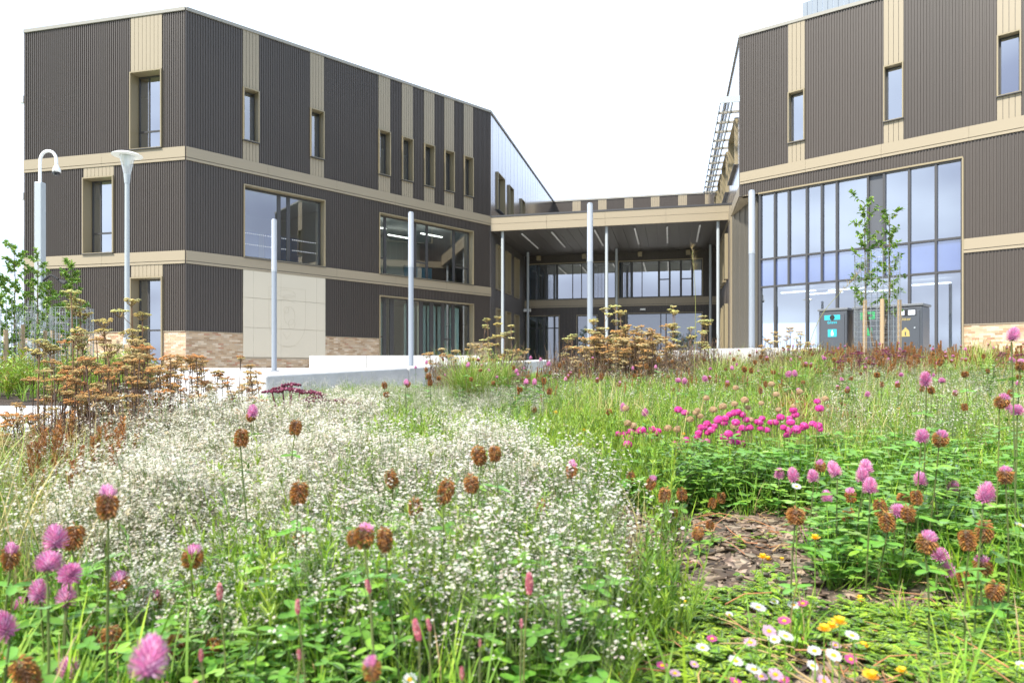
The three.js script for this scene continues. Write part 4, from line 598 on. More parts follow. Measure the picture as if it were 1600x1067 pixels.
// tall sedges
const sed = []; for (const [k, d, n, sp] of [[-0.065, 5.6, 26, 0.16], [-0.02, 6.6, 20, 0.2], [0.32, 6.2, 30, 0.3], [0.4, 5.4, 34, 0.3], [0.45, 7, 24, 0.4], [0.7, 6.5, 20, 0.5], [-0.74, 1.6, 22, 0.14], [-0.66, 1.9, 12, 0.1], [0.75, 9, 24, 0.8]]) for (let i = 0; i < n; i++) sed.push([k * d + G() * sp, d + G() * sp, d < 2.5 ? R(0.45, 0.7) : R(0.8, 1.25)]);
stuff('sedge', 'arching clumps of fine pale green sedge', 'grass', G_.fineGrass, M.plant, sed, { tilt: 0.15 });
// brown spikes and dry stems
stuff('brown_spikes', 'dry brown flower spikes at the back and left of the bed', 'flowers', G_.spike, M.plant, [...fan(900, 6.4, 12.6, 0.42, 0.95, [0.95, 1.5], (x, d) => clamp(3 * (patch(x, d, 0.8, 5) - 0.3))), ...fan(46, 1.55, 2.3, -0.72, -0.58, [0.7, 1.0]), ...fan(46, 3.0, 4.0, -0.42, -0.24, [0.5, 0.8]), ...fan(110, 4.6, 8, 0, 0.4, [0.8, 1.1])], {});
stuff('dry_stems', 'tangle of dry reddish brown stems under the yarrow', 'stems', G_.stalks, M.plant, [...fan(110, 2.1, 2.75, -0.7, -0.54, [0.5, 0.85]), ...fan(160, 7, 12.3, 0.36, 0.62, [0.7, 1.1]), ...fan(230, 6.6, 8.6, 0.06, 0.3, [0.9, 1.4]), ...fan(120, 7, 9, -0.12, 0.02, [0.8, 1.2]), ...fan(120, 7, 11, 0.3, 0.6, [0.6, 1])], {});
// orange-brown stonecrop mat on the right
{ const s = fan(160, 3.4, 4.6, 0.38, 0.5, [0.8, 1.2]); stuff('orange_stonecrop', 'patch of orange-brown low stonecrop behind the pink thrift', 'ground cover', many(2, (p) => { for (let k = 0; k < 40; k++) { const q = V(R(-0.06, 0.06), R(0.02, 0.14), R(-0.06, 0.06)); p.leaf(q, V(G(), 0.6, G()), R(0.012, 0.025), 0.008, jit([0.42, 0.17, 0.03], 0.25)); } }), M.plant, s, {}); }
// second bed on the left
{ const s = []; for (let i = 0; i < 900; i++) { const x = R(-15, -4), d = R(6.5, 14.5); if (inBed2(x, d)) s.push([x, d, R(0.8, 1.5)]); } stuff('shrubby_planting', 'yellow-green low planting around the young trees', 'planting', G_.yellowBed, M.plant, s, {}); const t = []; for (let i = 0; i < 900; i++) { const x = R(-15, -4), d = R(6.5, 14.5); if (inBed2(x, d)) t.push([x, d, R(1, 1.6)]); } stuff('bed_grass', 'green grass among the young trees on the left', 'grass', G_.grass, M.plant, t, {}); }
stuff('dry_grass', 'pale straw-coloured grass stalks among the green of the bed', 'grass', many(3, (p) => { for (let k = 0; k < 14; k++) { const az = R(0, 6.28); p.blade(V(R(-0.05, 0.05), 0, R(-0.05, 0.05)), az, R(0, 0.35), R(0.16, 0.4), R(0.0015, 0.003), R(0.2, 1.6), jit(rnd() < 0.6 ? [0.5, 0.42, 0.17] : [0.42, 0.4, 0.12], 0.25), 5); } }), M.plant, [...fan(800, 2.4, 7, 0.06, 0.9, [0.6, 1.05]), ...fan(700, 7, 12.5, 0.3, 0.95, [0.8, 1.25]), ...fan(90, 1.2, 2.6, -0.8, 0.2, [0.5, 0.8]), ...fan(70, 1.2, 2.4, -0.85, -0.6, [0.7, 1])], { tilt: 0.3 });
console.log('stuff done');

// ---------------------------------------------------------------- single flowers
const spot = (px, py, d) => [((px - 800) / 1050) * d, ((575 - py) / 1050) * d, d];
function stemPts(o, e, bend) { const m = o.clone().lerp(e, 0.55).add(V(G() * bend, 0, G() * bend)); return new THREE.QuadraticBezierCurve3(o, m, e).getPoints(6); }
function cloverHead(kind) {    // kind: 0 fresh pink, 1 dried brown, 2 pink tuft on a brown head; an egg-shaped head about 25 mm wide
  const p = new Plant(), n = kind === 0 ? 130 : 150, c = V(0, 0.0135, 0);
  for (let k = 0; k < n; k++) {
    const t = (k + 0.5) / n, a = k * 2.39996, el = Math.asin(1 - 1.86 * t), brown = kind === 1 || (kind === 2 && t > 0.3 + 0.1 * Math.sin(a)), nx = Math.cos(a) * Math.cos(el), ny = Math.sin(el), nz = Math.sin(a) * Math.cos(el);
    if (brown) p.leaf(V(c.x + nx * 0.0075, c.y + ny * 0.0125, c.z + nz * 0.0075), V(nx * 0.95, ny * 0.4 - 0.35 + R(-0.15, 0.15), nz * 0.95), R(0.0048, 0.0072), R(0.003, 0.0042), jit(rnd() < 0.45 ? RUST : rnd() < 0.15 ? [0.3, 0.26, 0.06] : BROWN, 0.35), { droop: 0.1, fold: 0.6, wide: 0.6 });
    else p.leaf(V(c.x + nx * 0.004, c.y - 0.003 + ny * 0.006, c.z + nz * 0.004), V(nx, ny * 0.9 + 0.45, nz), R(0.0088, 0.0115), 0.0026, jit(rnd() < 0.3 ? [0.84, 0.52, 0.72] : PINK, 0.16), { droop: -0.1, fold: 0.5, wide: 0.62 });
  }
  for (let k = 0; k < 24; k++) { const a = k * 2.4, y = 0.004 + k * 0.0007; p.bead(V(Math.cos(a) * 0.003, y, Math.sin(a) * 0.003), 0.0042, kind === 0 ? [0.5, 0.2, 0.36] : [0.2, 0.1, 0.04]); }
  for (let k = 0; k < 6; k++) p.leaf(V(0, 0.0015, 0), V(Math.cos(k), 0.3, Math.sin(k)), 0.011, 0.004, jit(GREEN), { fold: 0.2 });
  return p.geo();
}
const heads = [0, 1, 2].map((k) => Array.from({ length: 6 }, () => { const g = cloverHead(k), a = R(0.85, 1.1), b = R(0.85, 1.25); return g.scale(a, b, a); }));
const trefoil = many(3, (p) => { const nr = V(G() * 0.4, 1, G() * 0.4).normalize(), a0 = R(0, 6.28), col = jit(rnd() < 0.5 ? GREEN : DEEP, 0.2); for (let m = 0; m < 3; m++) { const a = a0 + m * 2.09, d = V(Math.cos(a), 0, Math.sin(a)); d.addScaledVector(nr, -d.dot(nr)).normalize(); p.oval(O(), d, nr, R(0.02, 0.028), R(0.011, 0.015), col, 8); } });
const KIND = ['pink', 'brown dried', 'half pink, half brown'];
const zoneName = (px, py) => (px < 520 ? (py > 780 ? 'at the front left' : 'by the left yarrow') : px < 900 ? (py > 690 ? 'above the gypsophila' : 'by the low concrete wall') : px < 1200 ? (py > 700 ? 'by the leafy clump' : 'around the thrift') : py > 690 ? 'in the right clover patch' : px < 1300 ? 'before the curtain wall' : px < 1450 ? 'before the bins' : 'at the right edge');
function clover(px, py, wpx, kind, label, dFix) {
  const k = (py - 575) / 1050; let d = dFix ?? (0.027 * 1050) / wpx;
  if (k > 0.02 && !dFix) d = clamp(d, 0.11 / (0.0208 + k), 0.42 / (0.0208 + k));
  const [x, h] = spot(px, py, d), sc = clamp((wpx * d) / 1050 / 0.024, 0.6, 1.6), bx = x + G() * 0.04, bd = d + R(-0.03, 0.05), y0 = gnd(bx, bd) - 0.01;
  const t = thing('clover_flower', label ?? `${KIND[kind]} clover head ${zoneName(px, py)}`, 'clover', [bx, y0, -bd], 0, label ? undefined : `${KIND[kind]} clover ${zoneName(px, py)}`), e = V(x - bx, h - y0 - 0.012 * sc, bd - d), p = new Plant();
  const pts = stemPts(O(), e, 0.02); p.tube(pts, 0.0016 * sc, 0.0012 * sc, jit([0.16, 0.2, 0.05], 0.25), 5); part(t, 'stem', p.geo(), M.plant);
  const hd = part(t, 'flower_head', pick(heads[kind]), M.plant, [e.x, e.y, e.z], R(0, 6.28)); hd.scale.setScalar(sc); hd.rotation.x = G() * 0.6; hd.rotation.z = G() * 0.6;
  for (let m = 0; m < 3; m++) { const q = pts[1 + m * 2]; const l = part(t, 'leaf', pick(trefoil), M.plant, [q.x + G() * 0.012, q.y, q.z + G() * 0.012], R(0, 6.28)); l.scale.setScalar(R(0.8, 1.3)); }
}
clover(228, 1035, 58, 0, 'largest pink clover head, right at the front edge', 0.5);
clover(168, 790, 37, 2, 'tall clover with pink tip over brown base before the white flowers', 0.78);
clover(568, 835, 34, 2, 'pink-topped clover in front of the middle of the gypsophila', 0.85); clover(602, 845, 27, 1, 'brown clover head beside the pink-topped one in the gypsophila', 0.87); clover(552, 842, 18, 1, 'small brown clover head close left of the pink-topped one', 0.9);
clover(583, 1045, 32, 2, 'clover bud with pink tips at the bottom edge', 0.62);
clover(375, 685, 25, 1, 'brown clover head rising over the white flowers by the yarrow', 1.3); clover(752, 712, 22, 1, 'left of two touching brown clover heads above the gypsophila', 1.25); clover(774, 709, 22, 1, 'right of two touching brown clover heads above the gypsophila', 1.25);
for (const [px, py, w, k] of [[88, 845, 30, 0], [112, 843, 28, 1], [15, 872, 28, 2], [73, 877, 36, 0], [108, 890, 30, 0], [150, 857, 22, 1], [160, 877, 21, 0], [37, 925, 24, 1], [62, 925, 30, 0], [102, 935, 30, 0], [28, 946, 18, 0], [70, 945, 20, 0], [15, 978, 36, 0], [185, 913, 27, 2], [212, 872, 20, 1], [298, 872, 28, 2], [236, 940, 24, 2], [278, 940, 19, 1], [388, 922, 26, 1], [150, 1000, 24, 1], [177, 1000, 30, 1], [52, 1052, 38, 1], [276, 1010, 25, 1], [327, 1010, 22, 1], [105, 1052, 28, 0], [10, 1040, 30, 1], [330, 905, 16, 1],
  [465, 773, 26, 1], [460, 670, 18, 1], [392, 650, 14, 1], [614, 750, 20, 1], [692, 770, 27, 1], [737, 755, 24, 1], [650, 795, 22, 1], [466, 845, 22, 1], [848, 792, 20, 1], [853, 808, 18, 1], [395, 645, 15, 0],
  [1293, 778, 18, 0], [1330, 775, 18, 2], [1350, 744, 20, 0], [1360, 761, 22, 0], [1355, 732, 18, 0], [1309, 736, 20, 0], [1272, 745, 18, 0], [1243, 745, 18, 0], [1217, 741, 15, 0], [1283, 728, 16, 2], [1440, 750, 19, 0], [1488, 760, 16, 0], [1537, 774, 26, 0], [1572, 742, 24, 2], [1468, 685, 20, 2], [1440, 682, 20, 0], [1562, 625, 20, 2], [1590, 640, 18, 0], [1448, 595, 18, 0], [1581, 524, 20, 0], [1594, 570, 16, 2], [1323, 804, 18, 1], [1378, 797, 20, 1], [1400, 795, 21, 0], [1388, 818, 22, 1], [1420, 803, 22, 1], [1410, 776, 18, 1], [1434, 778, 20, 1], [1243, 805, 26, 1], [1446, 848, 27, 2], [1470, 865, 22, 0], [1515, 845, 28, 1], [1537, 832, 24, 1], [1541, 885, 24, 2], [1505, 905, 18, 1], [1551, 921, 26, 1], [1481, 893, 18, 0], [1325, 805, 16, 1], [1370, 795, 14, 0],
  [1037, 775, 18, 1], [1067, 773, 17, 1], [1088, 772, 14, 1], [1000, 741, 12, 0], [1014, 755, 17, 2], [986, 748, 14, 1], [1111, 786, 15, 1], [1127, 778, 15, 1], [1089, 832, 18, 1], [1109, 820, 13, 1], [1052, 803, 13, 1], [864, 671, 10, 0], [854, 693, 11, 1], [892, 736, 20, 2], [1030, 728, 12, 1], [953, 643, 10, 1], [1060, 594, 9, 0], [1070, 596, 9, 0], [1103, 592, 9, 0], [975, 638, 10, 0], [1008, 645, 11, 0], [835, 640, 8, 1], [822, 597, 8, 0], [835, 598, 8, 0], [812, 608, 8, 1], [850, 596, 8, 1], [858, 612, 8, 1], [601, 602, 9, 1], [603, 616, 9, 1], [634, 598, 9, 0], [636, 600, 8, 1], [670, 588, 9, 1], [672, 598, 9, 1], [580, 632, 8, 0]]) clover(px, py, w, k);
for (let i = 0; i < 190; i++) { const right = rnd() < 0.75, px = right ? R(1130, 1600) : R(640, 1130), d = right ? R(2.6, 10) : R(4, 7.5), x = ((px - 800) / 1050) * d; if (!inBed(x, d)) continue; const h = gnd(x, d) + R(0.24, 0.42), k = rnd() < 0.42 ? 1 : rnd() < 0.6 ? 0 : 2; clover(px, 575 - (h / d) * 1050, (0.026 * 1050) / d, k, null, d); }

// thrift: round heads on bare stalks
function thriftHead(fresh) { const p = new Plant(); for (let k = 0; k < 70; k++) { const t = (k + 0.5) / 70, a = k * 2.4, el = 1.5 - t * 2.3, d = V(Math.cos(a) * Math.cos(el), Math.sin(el) * 0.8, Math.sin(a) * Math.cos(el)); p.flower(d.clone().multiplyScalar(R(0.0125, 0.0155)), d, R(0.004, 0.006), fresh ? jit(rnd() < 0.25 ? [0.78, 0.16, 0.5] : MAG, 0.18) : jit([0.52, 0.36, 0.2], 0.22), 4); } for (let k = 0; k < 8; k++) p.leaf(V(0, -0.012, 0), V(Math.cos(k), 0.6, Math.sin(k)), 0.014, 0.006, fresh ? jit([0.35, 0.14, 0.14]) : jit(STRAW)); return p.geo(); }
const thr = [[thriftHead(false), thriftHead(false)], [thriftHead(true), thriftHead(true)]];
function thrift(px, py, wpx, fresh) {
  const d = clamp((0.034 * 1050) / wpx, 1.9, 2.5), [x, h] = spot(px, py, d), bx = x + G() * 0.03, bd = d + G() * 0.03, y0 = gnd(bx, bd) - 0.01, end = px < 1060 ? 'at the left end' : px < 1180 ? 'in the middle' : 'at the right end', lab = (fresh ? 'round magenta thrift head ' : 'faded beige thrift head ') + end + ' of the patch';
  const t = thing('thrift_flower', lab, 'thrift', [bx, y0, -bd], 0, (fresh ? 'magenta thrift ' : 'faded thrift ') + end), e = V(x - bx, h - y0, bd - d), p = new Plant(); p.tube(stemPts(O(), e, 0.02), 0.0013, 0.0011, jit([0.2, 0.2, 0.07]), 4); part(t, 'stem', p.geo(), M.plant);
  const m = part(t, 'flower_head', pick(thr[fresh ? 1 : 0]), M.plant, [e.x, e.y, e.z], R(0, 6)); m.scale.setScalar((wpx * d) / 1050 / 0.034);
}
for (const [px, py] of [[1003, 672], [1009, 681], [1000, 675], [985, 684], [986, 674], [1028, 674], [1055, 694], [1073, 688], [981, 694], [1010, 700], [966, 678], [1092, 677], [1105, 662], [1112, 672], [1117, 666], [1122, 657], [1133, 654], [1148, 645], [1160, 648], [1166, 656], [1106, 676], [1130, 683], [1142, 690], [1139, 678], [1150, 660], [1243, 648], [1257, 665], [1270, 662], [1279, 665], [1281, 638], [1236, 660], [1224, 668], [1230, 680], [1205, 660], [1220, 652], [1233, 675], [1096, 690], [1160, 693], [1060, 640], [1055, 700], [1172, 668], [1187, 660], [1198, 672], [1245, 670]]) { thrift(px, py, R(12, 16), true); if (rnd() < 0.75) thrift(px + G() * 26, py + G() * 13, R(11, 14), true); }
for (const [px, py] of [[978, 638], [990, 665], [1044, 669], [1059, 669], [1058, 671], [1072, 645], [1078, 655], [1094, 650], [1090, 641], [1104, 622], [1150, 606], [1148, 631], [1164, 625], [1169, 637], [1174, 656], [1148, 666], [981, 661], [1190, 630], [1213, 616], [1217, 640], [1290, 623], [1206, 600], [1130, 635], [1115, 640], [1032, 690], [1020, 692], [1087, 645], [1250, 612], [1240, 635]]) thrift(px, py, R(10, 15), false);

// fleabane daisies, white ageing to pink
function daisyPetals(pink) { const p = new Plant(); for (let k = 0; k < 26; k++) { const a = (k / 26) * 6.283 + R(-0.05, 0.05); p.leaf(V(Math.cos(a) * 0.0025, 0, Math.sin(a) * 0.0025), V(Math.cos(a), R(0.08, 0.25), Math.sin(a)), R(0.0078, 0.0095), 0.0022, jit(pink === 2 ? [0.75, 0.1, 0.38] : pink === 1 ? [0.82, 0.5, 0.66] : [0.88, 0.87, 0.84], 0.06), { fold: 0.1, wide: 0.6, droop: 0.05 }); } return p.geo(); }
const dp = [0, 1, 2].map(daisyPetals), discG = (() => { const p = new Plant(); for (let k = 0; k < 40; k++) { const r = 0.0036 * Math.sqrt(k / 40), a = k * 2.4; p.bead(V(Math.cos(a) * r, 0.0014 - r * r * 60, Math.sin(a) * r), 0.0008, jit([0.75, 0.42, 0.02])); } return p.geo(); })();
const dn = ['white', 'pale pink', 'deep pink'];
for (const [px, py, w, k] of [[1150, 1033, 26, 0], [1178, 1046, 28, 0], [1173, 1004, 24, 1], [1098, 1012, 24, 0], [1228, 994, 28, 0], [1202, 986, 24, 1], [1185, 949, 28, 0], [1210, 999, 22, 0], [1273, 1017, 24, 0], [1303, 1024, 27, 0], [1332, 993, 24, 0], [1270, 1040, 20, 0], [1212, 1054, 26, 1], [1190, 1057, 22, 1], [1055, 1052, 20, 1], [1035, 1040, 20, 2], [1255, 943, 20, 2], [1226, 970, 22, 2], [1330, 1030, 20, 2], [1113, 998, 18, 2], [1288, 1064, 24, 1], [1085, 1038, 16, 1], [1240, 945, 20, 0], [1595, 820, 18, 0], [1598, 1040, 20, 0], [640, 1062, 26, 0], [562, 1059, 16, 0], [1245, 760, 16, 0], [1306, 1008, 18, 1], [1210, 940, 16, 0], [1140, 960, 14, 0], [1225, 1062, 20, 2], [1150, 1065, 22, 2]]) {
  const kk = (py - 575) / 1050, d = clamp((0.021 * 1050) / w, 0.26 / (0.0208 + kk), 0.46 / (0.0208 + kk)), [x, h] = spot(px, py, d), bx = x + G() * 0.02, bd = d + G() * 0.02, y0 = gnd(bx, bd) - 0.01, H = Math.max(0.03, h - y0);
  const t = thing('fleabane_daisy', `${dn[k]} daisy with yellow centre in the low green mat`, 'daisy', [bx, y0, -bd], 0, `${dn[k]} daisies`), p = new Plant(), e = V(x - bx, H, bd - d); p.tube(stemPts(O(), e, 0.015), 0.0009, 0.0008, jit(GREEN), 4); part(t, 'stem', p.geo(), M.plant);
  const g = new THREE.Group(); g.name = 'flower_head'; g.position.copy(e); g.rotation.set(R(0.1, 0.55), R(0, 6), G() * 0.25, 'YXZ'); g.rotation.set(R(0.15, 0.6), 0, G() * 0.3); g.scale.setScalar((0.84 * w * d) / 1050 / 0.021); t.add(g); part(g, 'petals', dp[k], M.plant); part(g, 'disc', discG, M.dry);
}
// yellow trefoil flowers
const lotus = many(2, (p) => { for (let k = 0; k < 6; k++) { const a = (k / 6) * 6.28, d = V(Math.cos(a), 0.5, Math.sin(a)); p.oval(V(0, 0, 0), d.clone().normalize(), V(-d.x * 0.5, 1, -d.z * 0.5).normalize(), R(0.009, 0.013), 0.008, jit(rnd() < 0.2 ? [0.8, 0.3, 0.02] : [0.85, 0.55, 0.01], 0.1), 8); p.oval(V(0, 0.002, 0), V(d.x, 1.2, d.z).normalize(), V(-d.x, 0.6, -d.z).normalize(), 0.01, 0.008, jit([0.85, 0.58, 0.01], 0.1), 7); } });
for (const [px, py, w] of [[1288, 987, 26], [1312, 976, 28], [1300, 982, 22], [1362, 1062, 32], [1410, 1052, 22], [1192, 873, 18], [1200, 875, 14], [1274, 843, 18], [1493, 887, 14], [1561, 848, 12], [1222, 876, 12], [1350, 1012, 20], [1344, 936, 14], [970, 1058, 18], [1070, 945, 16], [1345, 940, 14], [375, 1060, 22], [1595, 835, 12], [906, 699, 14], [868, 646, 10], [912, 674, 10], [1020, 678, 10], [1068, 680, 10], [910, 640, 9], [977, 706, 8], [824, 765, 10], [862, 768, 10], [1405, 640, 8]]) {
  const kk = (py - 575) / 1050, d = clamp((0.022 * 1050) / w, 0.3 / (0.0208 + kk), 0.47 / (0.0208 + kk)), [x, h] = spot(px, py, d), y0 = gnd(x, d) - 0.01, near = py > 800;
  const t = thing('trefoil_flower', near ? 'small yellow trefoil bloom low in the green mat' : 'small yellow bloom in the grass of mid-bed', 'trefoil', [x, y0, -d], R(0, 6), near ? 'yellow trefoil near the front' : 'yellow blooms in mid-bed'), H = Math.max(0.02, h - y0), p = new Plant(); p.tube([O(), V(0, H, 0)], 0.001, 0.0009, jit(GREEN), 4); part(t, 'stem', p.geo(), M.plant); part(t, 'flower', pick(lotus), M.plant, [0, H, 0]).scale.setScalar((w * d) / 1050 / 0.022);
}
// pink knotweed spikes
const knot = many(3, (p) => { for (let k = 0; k < 90; k++) { const t = k / 90, a = k * 2.4, r = 0.0042 * Math.sin(Math.PI * (0.12 + 0.8 * t)) + 0.0012; p.bead(V(Math.cos(a) * r, t * 0.034, Math.sin(a) * r), R(0.0014, 0.002), jit(rnd() < 0.3 ? [0.8, 0.42, 0.42] : [0.62, 0.14, 0.2], 0.2), 1.3); } });
for (const [px, py, hpx] of [[655, 973, 34], [672, 958, 20], [465, 935, 24], [827, 907, 36], [815, 956, 14], [578, 903, 24], [343, 915, 28], [468, 1002, 18], [722, 1032, 20], [314, 1004, 20], [304, 1058, 28], [284, 1056, 16], [682, 1062, 14], [697, 1062, 14], [262, 1052, 20], [750, 982, 12]]) {
  const kk = (py - 575) / 1050, d = R(0.25, 0.29) / (0.0208 + kk), [x, h] = spot(px, py, d), bx = x + G() * 0.03, bd = d + G() * 0.02, y0 = gnd(bx, bd) - 0.01, e = V(x - bx, Math.max(0.03, h - y0 - 0.017), bd - d);
  const t = thing('knotweed_flower', 'short pink knotweed spike in the front of the bed', 'knotweed', [bx, y0, -bd], 0, 'pink knotweed spikes'), p = new Plant(); p.tube(stemPts(O(), e, 0.02), 0.0012, 0.001, jit([0.2, 0.22, 0.05]), 4); part(t, 'stem', p.geo(), M.plant); const m = part(t, 'flower_spike', pick(knot), M.plant, [e.x, e.y, e.z], R(0, 6)); m.scale.setScalar((hpx * d) / 1050 / 0.036); m.rotation.z = G() * 0.5; const l = new Plant(); for (let q = 0; q < 2; q++) l.leaf(O(), V(G(), 0.4, G()), R(0.04, 0.06), 0.014, jit(GREEN)); part(t, 'leaf', l.geo(), M.plant, [e.x * 0.4, e.y * 0.4, e.z * 0.4]);
}
// yarrow: flat plates on branching stems
function yarrowHead(col, r) {   // a loose plate of small domed clusters on rays
  const p = new Plant(), n = 9; for (let c = 0; c < n; c++) { const q = c ? r * (0.45 + 0.55 * Math.sqrt(c / n)) : 0, a = c * 2.4 + R(-0.3, 0.3), o = V(Math.cos(a) * q, R(-0.006, 0.005) - q * 0.12, Math.sin(a) * q), rr = r * R(0.26, 0.4), cc = jit(col, 0.28); p.tube([V(0, -r * 0.95, 0), V(o.x * 0.75, o.y - r * 0.4, o.z * 0.75), o], 0.0013, 0.0009, jit([0.24, 0.17, 0.07])); for (let k = 0; k < 20; k++) { const u = rr * Math.sqrt((k + 0.5) / 20), b = k * 2.4; p.bead(V(o.x + Math.cos(b) * u, o.y + 0.003 - (u * u) / rr * 0.5 + R(-0.001, 0.001), o.z + Math.sin(b) * u), R(0.0016, 0.0029), jit(cc, 0.3), 0.9); } }
  return p.geo();
}
const YC = { old: [[0.42, 0.31, 0.13], [0.36, 0.22, 0.085], [0.42, 0.2, 0.07]], fresh: [[0.5, 0.47, 0.17], [0.52, 0.46, 0.2], [0.46, 0.38, 0.13]], pale: [[0.5, 0.39, 0.19], [0.46, 0.31, 0.12], [0.48, 0.27, 0.1]] };
const YH = Object.fromEntries(Object.entries(YC).map(([k, v]) => [k, v.flatMap((c) => [yarrowHead(c, 0.031), yarrowHead(c, 0.023)])]));
function yarrow(px, py, d, tone, label, group, nh = 3, sc = 1) {
  const [x, h] = spot(px, py, d), bx = x + G() * 0.08 - 0.0, bd = d + G() * 0.08, y0 = gnd(bx, bd) - 0.01, t = thing('yarrow_plant', label, 'yarrow', [bx, y0, -bd], 0, group), e = V(x - bx, h - y0, bd - d), p = new Plant(), st = jit(tone === 'fresh' ? [0.28, 0.16, 0.08]   : [0.15, 0.085, 0.05], 0.25), pts = stemPts(O(), e, 0.04);
  p.tube(pts, 0.0032 * sc, 0.002 * sc, st, 5); const tips = [e];
  for (let k = 1; k < nh; k++) { const b = pts[6 - Math.min(4, 1 + Math.floor(rnd() * 3))], q = b.clone().add(V(G() * 0.055 * sc, R(0.03, 0.09) * sc, G() * 0.055 * sc)); p.tube([b, b.clone().lerp(q, 0.5).add(V(0, -0.008, 0)), q], 0.0016 * sc, 0.0013 * sc, st, 4); tips.push(q); }
  for (let k = 0; k < 9; k++) { const q = pts[1 + Math.floor(rnd() * 4)]; p.leaf(q, V(G(), R(-0.3, 0.7), G()), R(0.03, 0.06) * sc, 0.007 * sc, jit(tone === 'fresh' ? [0.3, 0.3, 0.08] : rnd() < 0.5 ? [0.3, 0.2, 0.08] : [0.2, 0.1, 0.05], 0.3)); }
  part(t, 'stem', p.geo(), M.plant); for (const q of tips) { const m = part(t, 'flower_plate', pick(YH[tone]), M.dry, [q.x, q.y, q.z], R(0, 6)); m.scale.setScalar(R(0.75, 1.25) * sc); m.rotation.x = G() * 0.25; m.rotation.z = G() * 0.25; }
}
for (const [px, py, d] of [[110, 455, 2.6], [122, 468, 2.65], [205, 468, 2.7], [222, 490, 2.75], [160, 500, 2.6], [62, 532, 2.5], [78, 545, 2.6], [210, 532, 2.8]]) yarrow(px, py, d, 'fresh', 'tall yellow-green yarrow rising above the left clump', 'fresh yarrow in the left clump', 5, 1.0);
for (let i = 0; i < 96; i++) { const px = 180 + G() * 195, py = 572 + G() * 74 + Math.abs(px - 185) * 0.1; yarrow(px, py, R(2.15, 2.9), 'old', 'brown seeding yarrow stem in the clump by the path', 'brown yarrow in the left clump', rnd() < 0.4 ? 3 : 2, 0.8); }
for (let i = 0; i < 24; i++) yarrow(R(255, 400), R(552, 622), R(2.7, 3.15), 'old', 'thin tan yarrow stem against the paving right of the clump', 'thin yarrow right of the left clump', 3, 0.75);
for (const [px, py] of [[385, 600], [372, 612], [355, 590], [340, 585], [325, 600], [395, 596], [362, 622], [20, 655], [5, 690], [40, 648]]) yarrow(px, py, px < 100 ? 2.3 : 3.3, 'old', px < 100 ? 'leaning yarrow stem over the path at the left edge' : 'brown yarrow stem standing against the white paving', px < 100 ? 'yarrow at the left edge' : 'yarrow against the paving', 3, 0.9);
for (let i = 0; i < 110; i++) { const px = 985 + G() * 118, py = 548 + G() * 40 - (1 - Math.abs(px - 985) / 112) * 18; yarrow(px, py, R(6.9, 8.3), 'pale', 'golden brown yarrow in the clump before the entrance', 'yarrow clump before the entrance', 4, 1.45); }
for (const [px, py] of [[945, 482], [962, 478], [970, 486], [1052, 478], [1055, 488], [1098, 494], [1104, 506], [1050, 508], [920, 515], [895, 524], [928, 500], [1100, 520], [1080, 512]]) yarrow(px, py, R(7, 7.6), 'fresh', 'tall pale yarrow topping the clump before the entrance', 'tall yarrow before the entrance', 4, 1.6);
for (const [px, py] of [[762, 498], [758, 508], [778, 495], [798, 508], [790, 520], [775, 524], [765, 540], [745, 542], [712, 548], [690, 545], [730, 545], [808, 552], [820, 550], [798, 548], [752, 556], [782, 556], [700, 556], [672, 551], [735, 560], [768, 562]]) yarrow(px, py, R(7.6, 8.6), py < 530 ? 'fresh' : 'pale', py < 530 ? 'tall cream yarrow before the left canopy column' : 'low tan yarrow along the concrete wall', py < 530 ? 'cream yarrow left of the entrance' : 'tan yarrow along the wall', 4, 1.5);
for (const [px, py] of [[1215, 525], [1235, 512], [1245, 528], [1205, 535], [1228, 530], [1252, 522], [1190, 540], [1262, 535]]) yarrow(px, py, R(8, 9), 'pale', 'pinkish brown yarrow before the curtain wall', 'yarrow before the curtain wall', 3, 1.5);
// dark red sedum
function sedum(px, py, d, s, label, group) {
  const [x, h] = spot(px, py, d), y0 = gnd(x, d) - 0.01, t = thing('sedum_plant', label, 'sedum', [x, y0, -d], R(0, 6), group), p = new Plant(), f = new Plant(), H = h - y0;
  for (let k = 0; k < 6; k++) { const a = k * 1.05 + R(-0.3, 0.3), r = k ? R(0.02, 0.05) * s : 0, e = V(Math.cos(a) * r, H - r * 0.35, Math.sin(a) * r); p.tube([O(), e.clone().multiplyScalar(0.5).add(V(0, -0.01, 0)), e], 0.002 * s, 0.0016 * s, jit([0.22, 0.05, 0.08]), 4); for (let m = 0; m < 34; m++) { const q = 0.02 * s * Math.sqrt(m / 34), b = m * 2.4; f.bead(e.clone().add(V(Math.cos(b) * q, 0.004 - q * 0.25, Math.sin(b) * q)), R(0.0025, 0.004) * s, jit(rnd() < 0.2 ? [0.26, 0.09, 0.13] : [0.1, 0.02, 0.037], 0.25)); } }
  part(t, 'stem', p.geo(), M.plant); part(t, 'flower_cluster', f.geo(), M.dry);
}
sedum(455, 600, 2.7, 1.9, 'wine red branching sedum at the near end of the concrete wall'); sedum(500, 616, 2.8, 1.5, 'smaller wine red sedum right of the branching one'); sedum(535, 624, 2.9, 1.3, 'low wine red sedum half hidden by white flowers');
for (let i = 0; i < 34; i++) { const px = i < 26 ? 1340 + G() * 170 : R(1560, 1600), d = R(6.5, 9.5), x = ((px - 800) / 1050) * d, h = gnd(x, d) + R(0.24, 0.36); sedum(px, 575 - (h / d) * 1050, d, R(1.1, 1.7), i < 26 ? 'dark wine sedum head in front of the bins' : 'dark wine sedum at the right edge of the bed', i < 26 ? 'sedum before the bins' : 'sedum at the right edge'); }
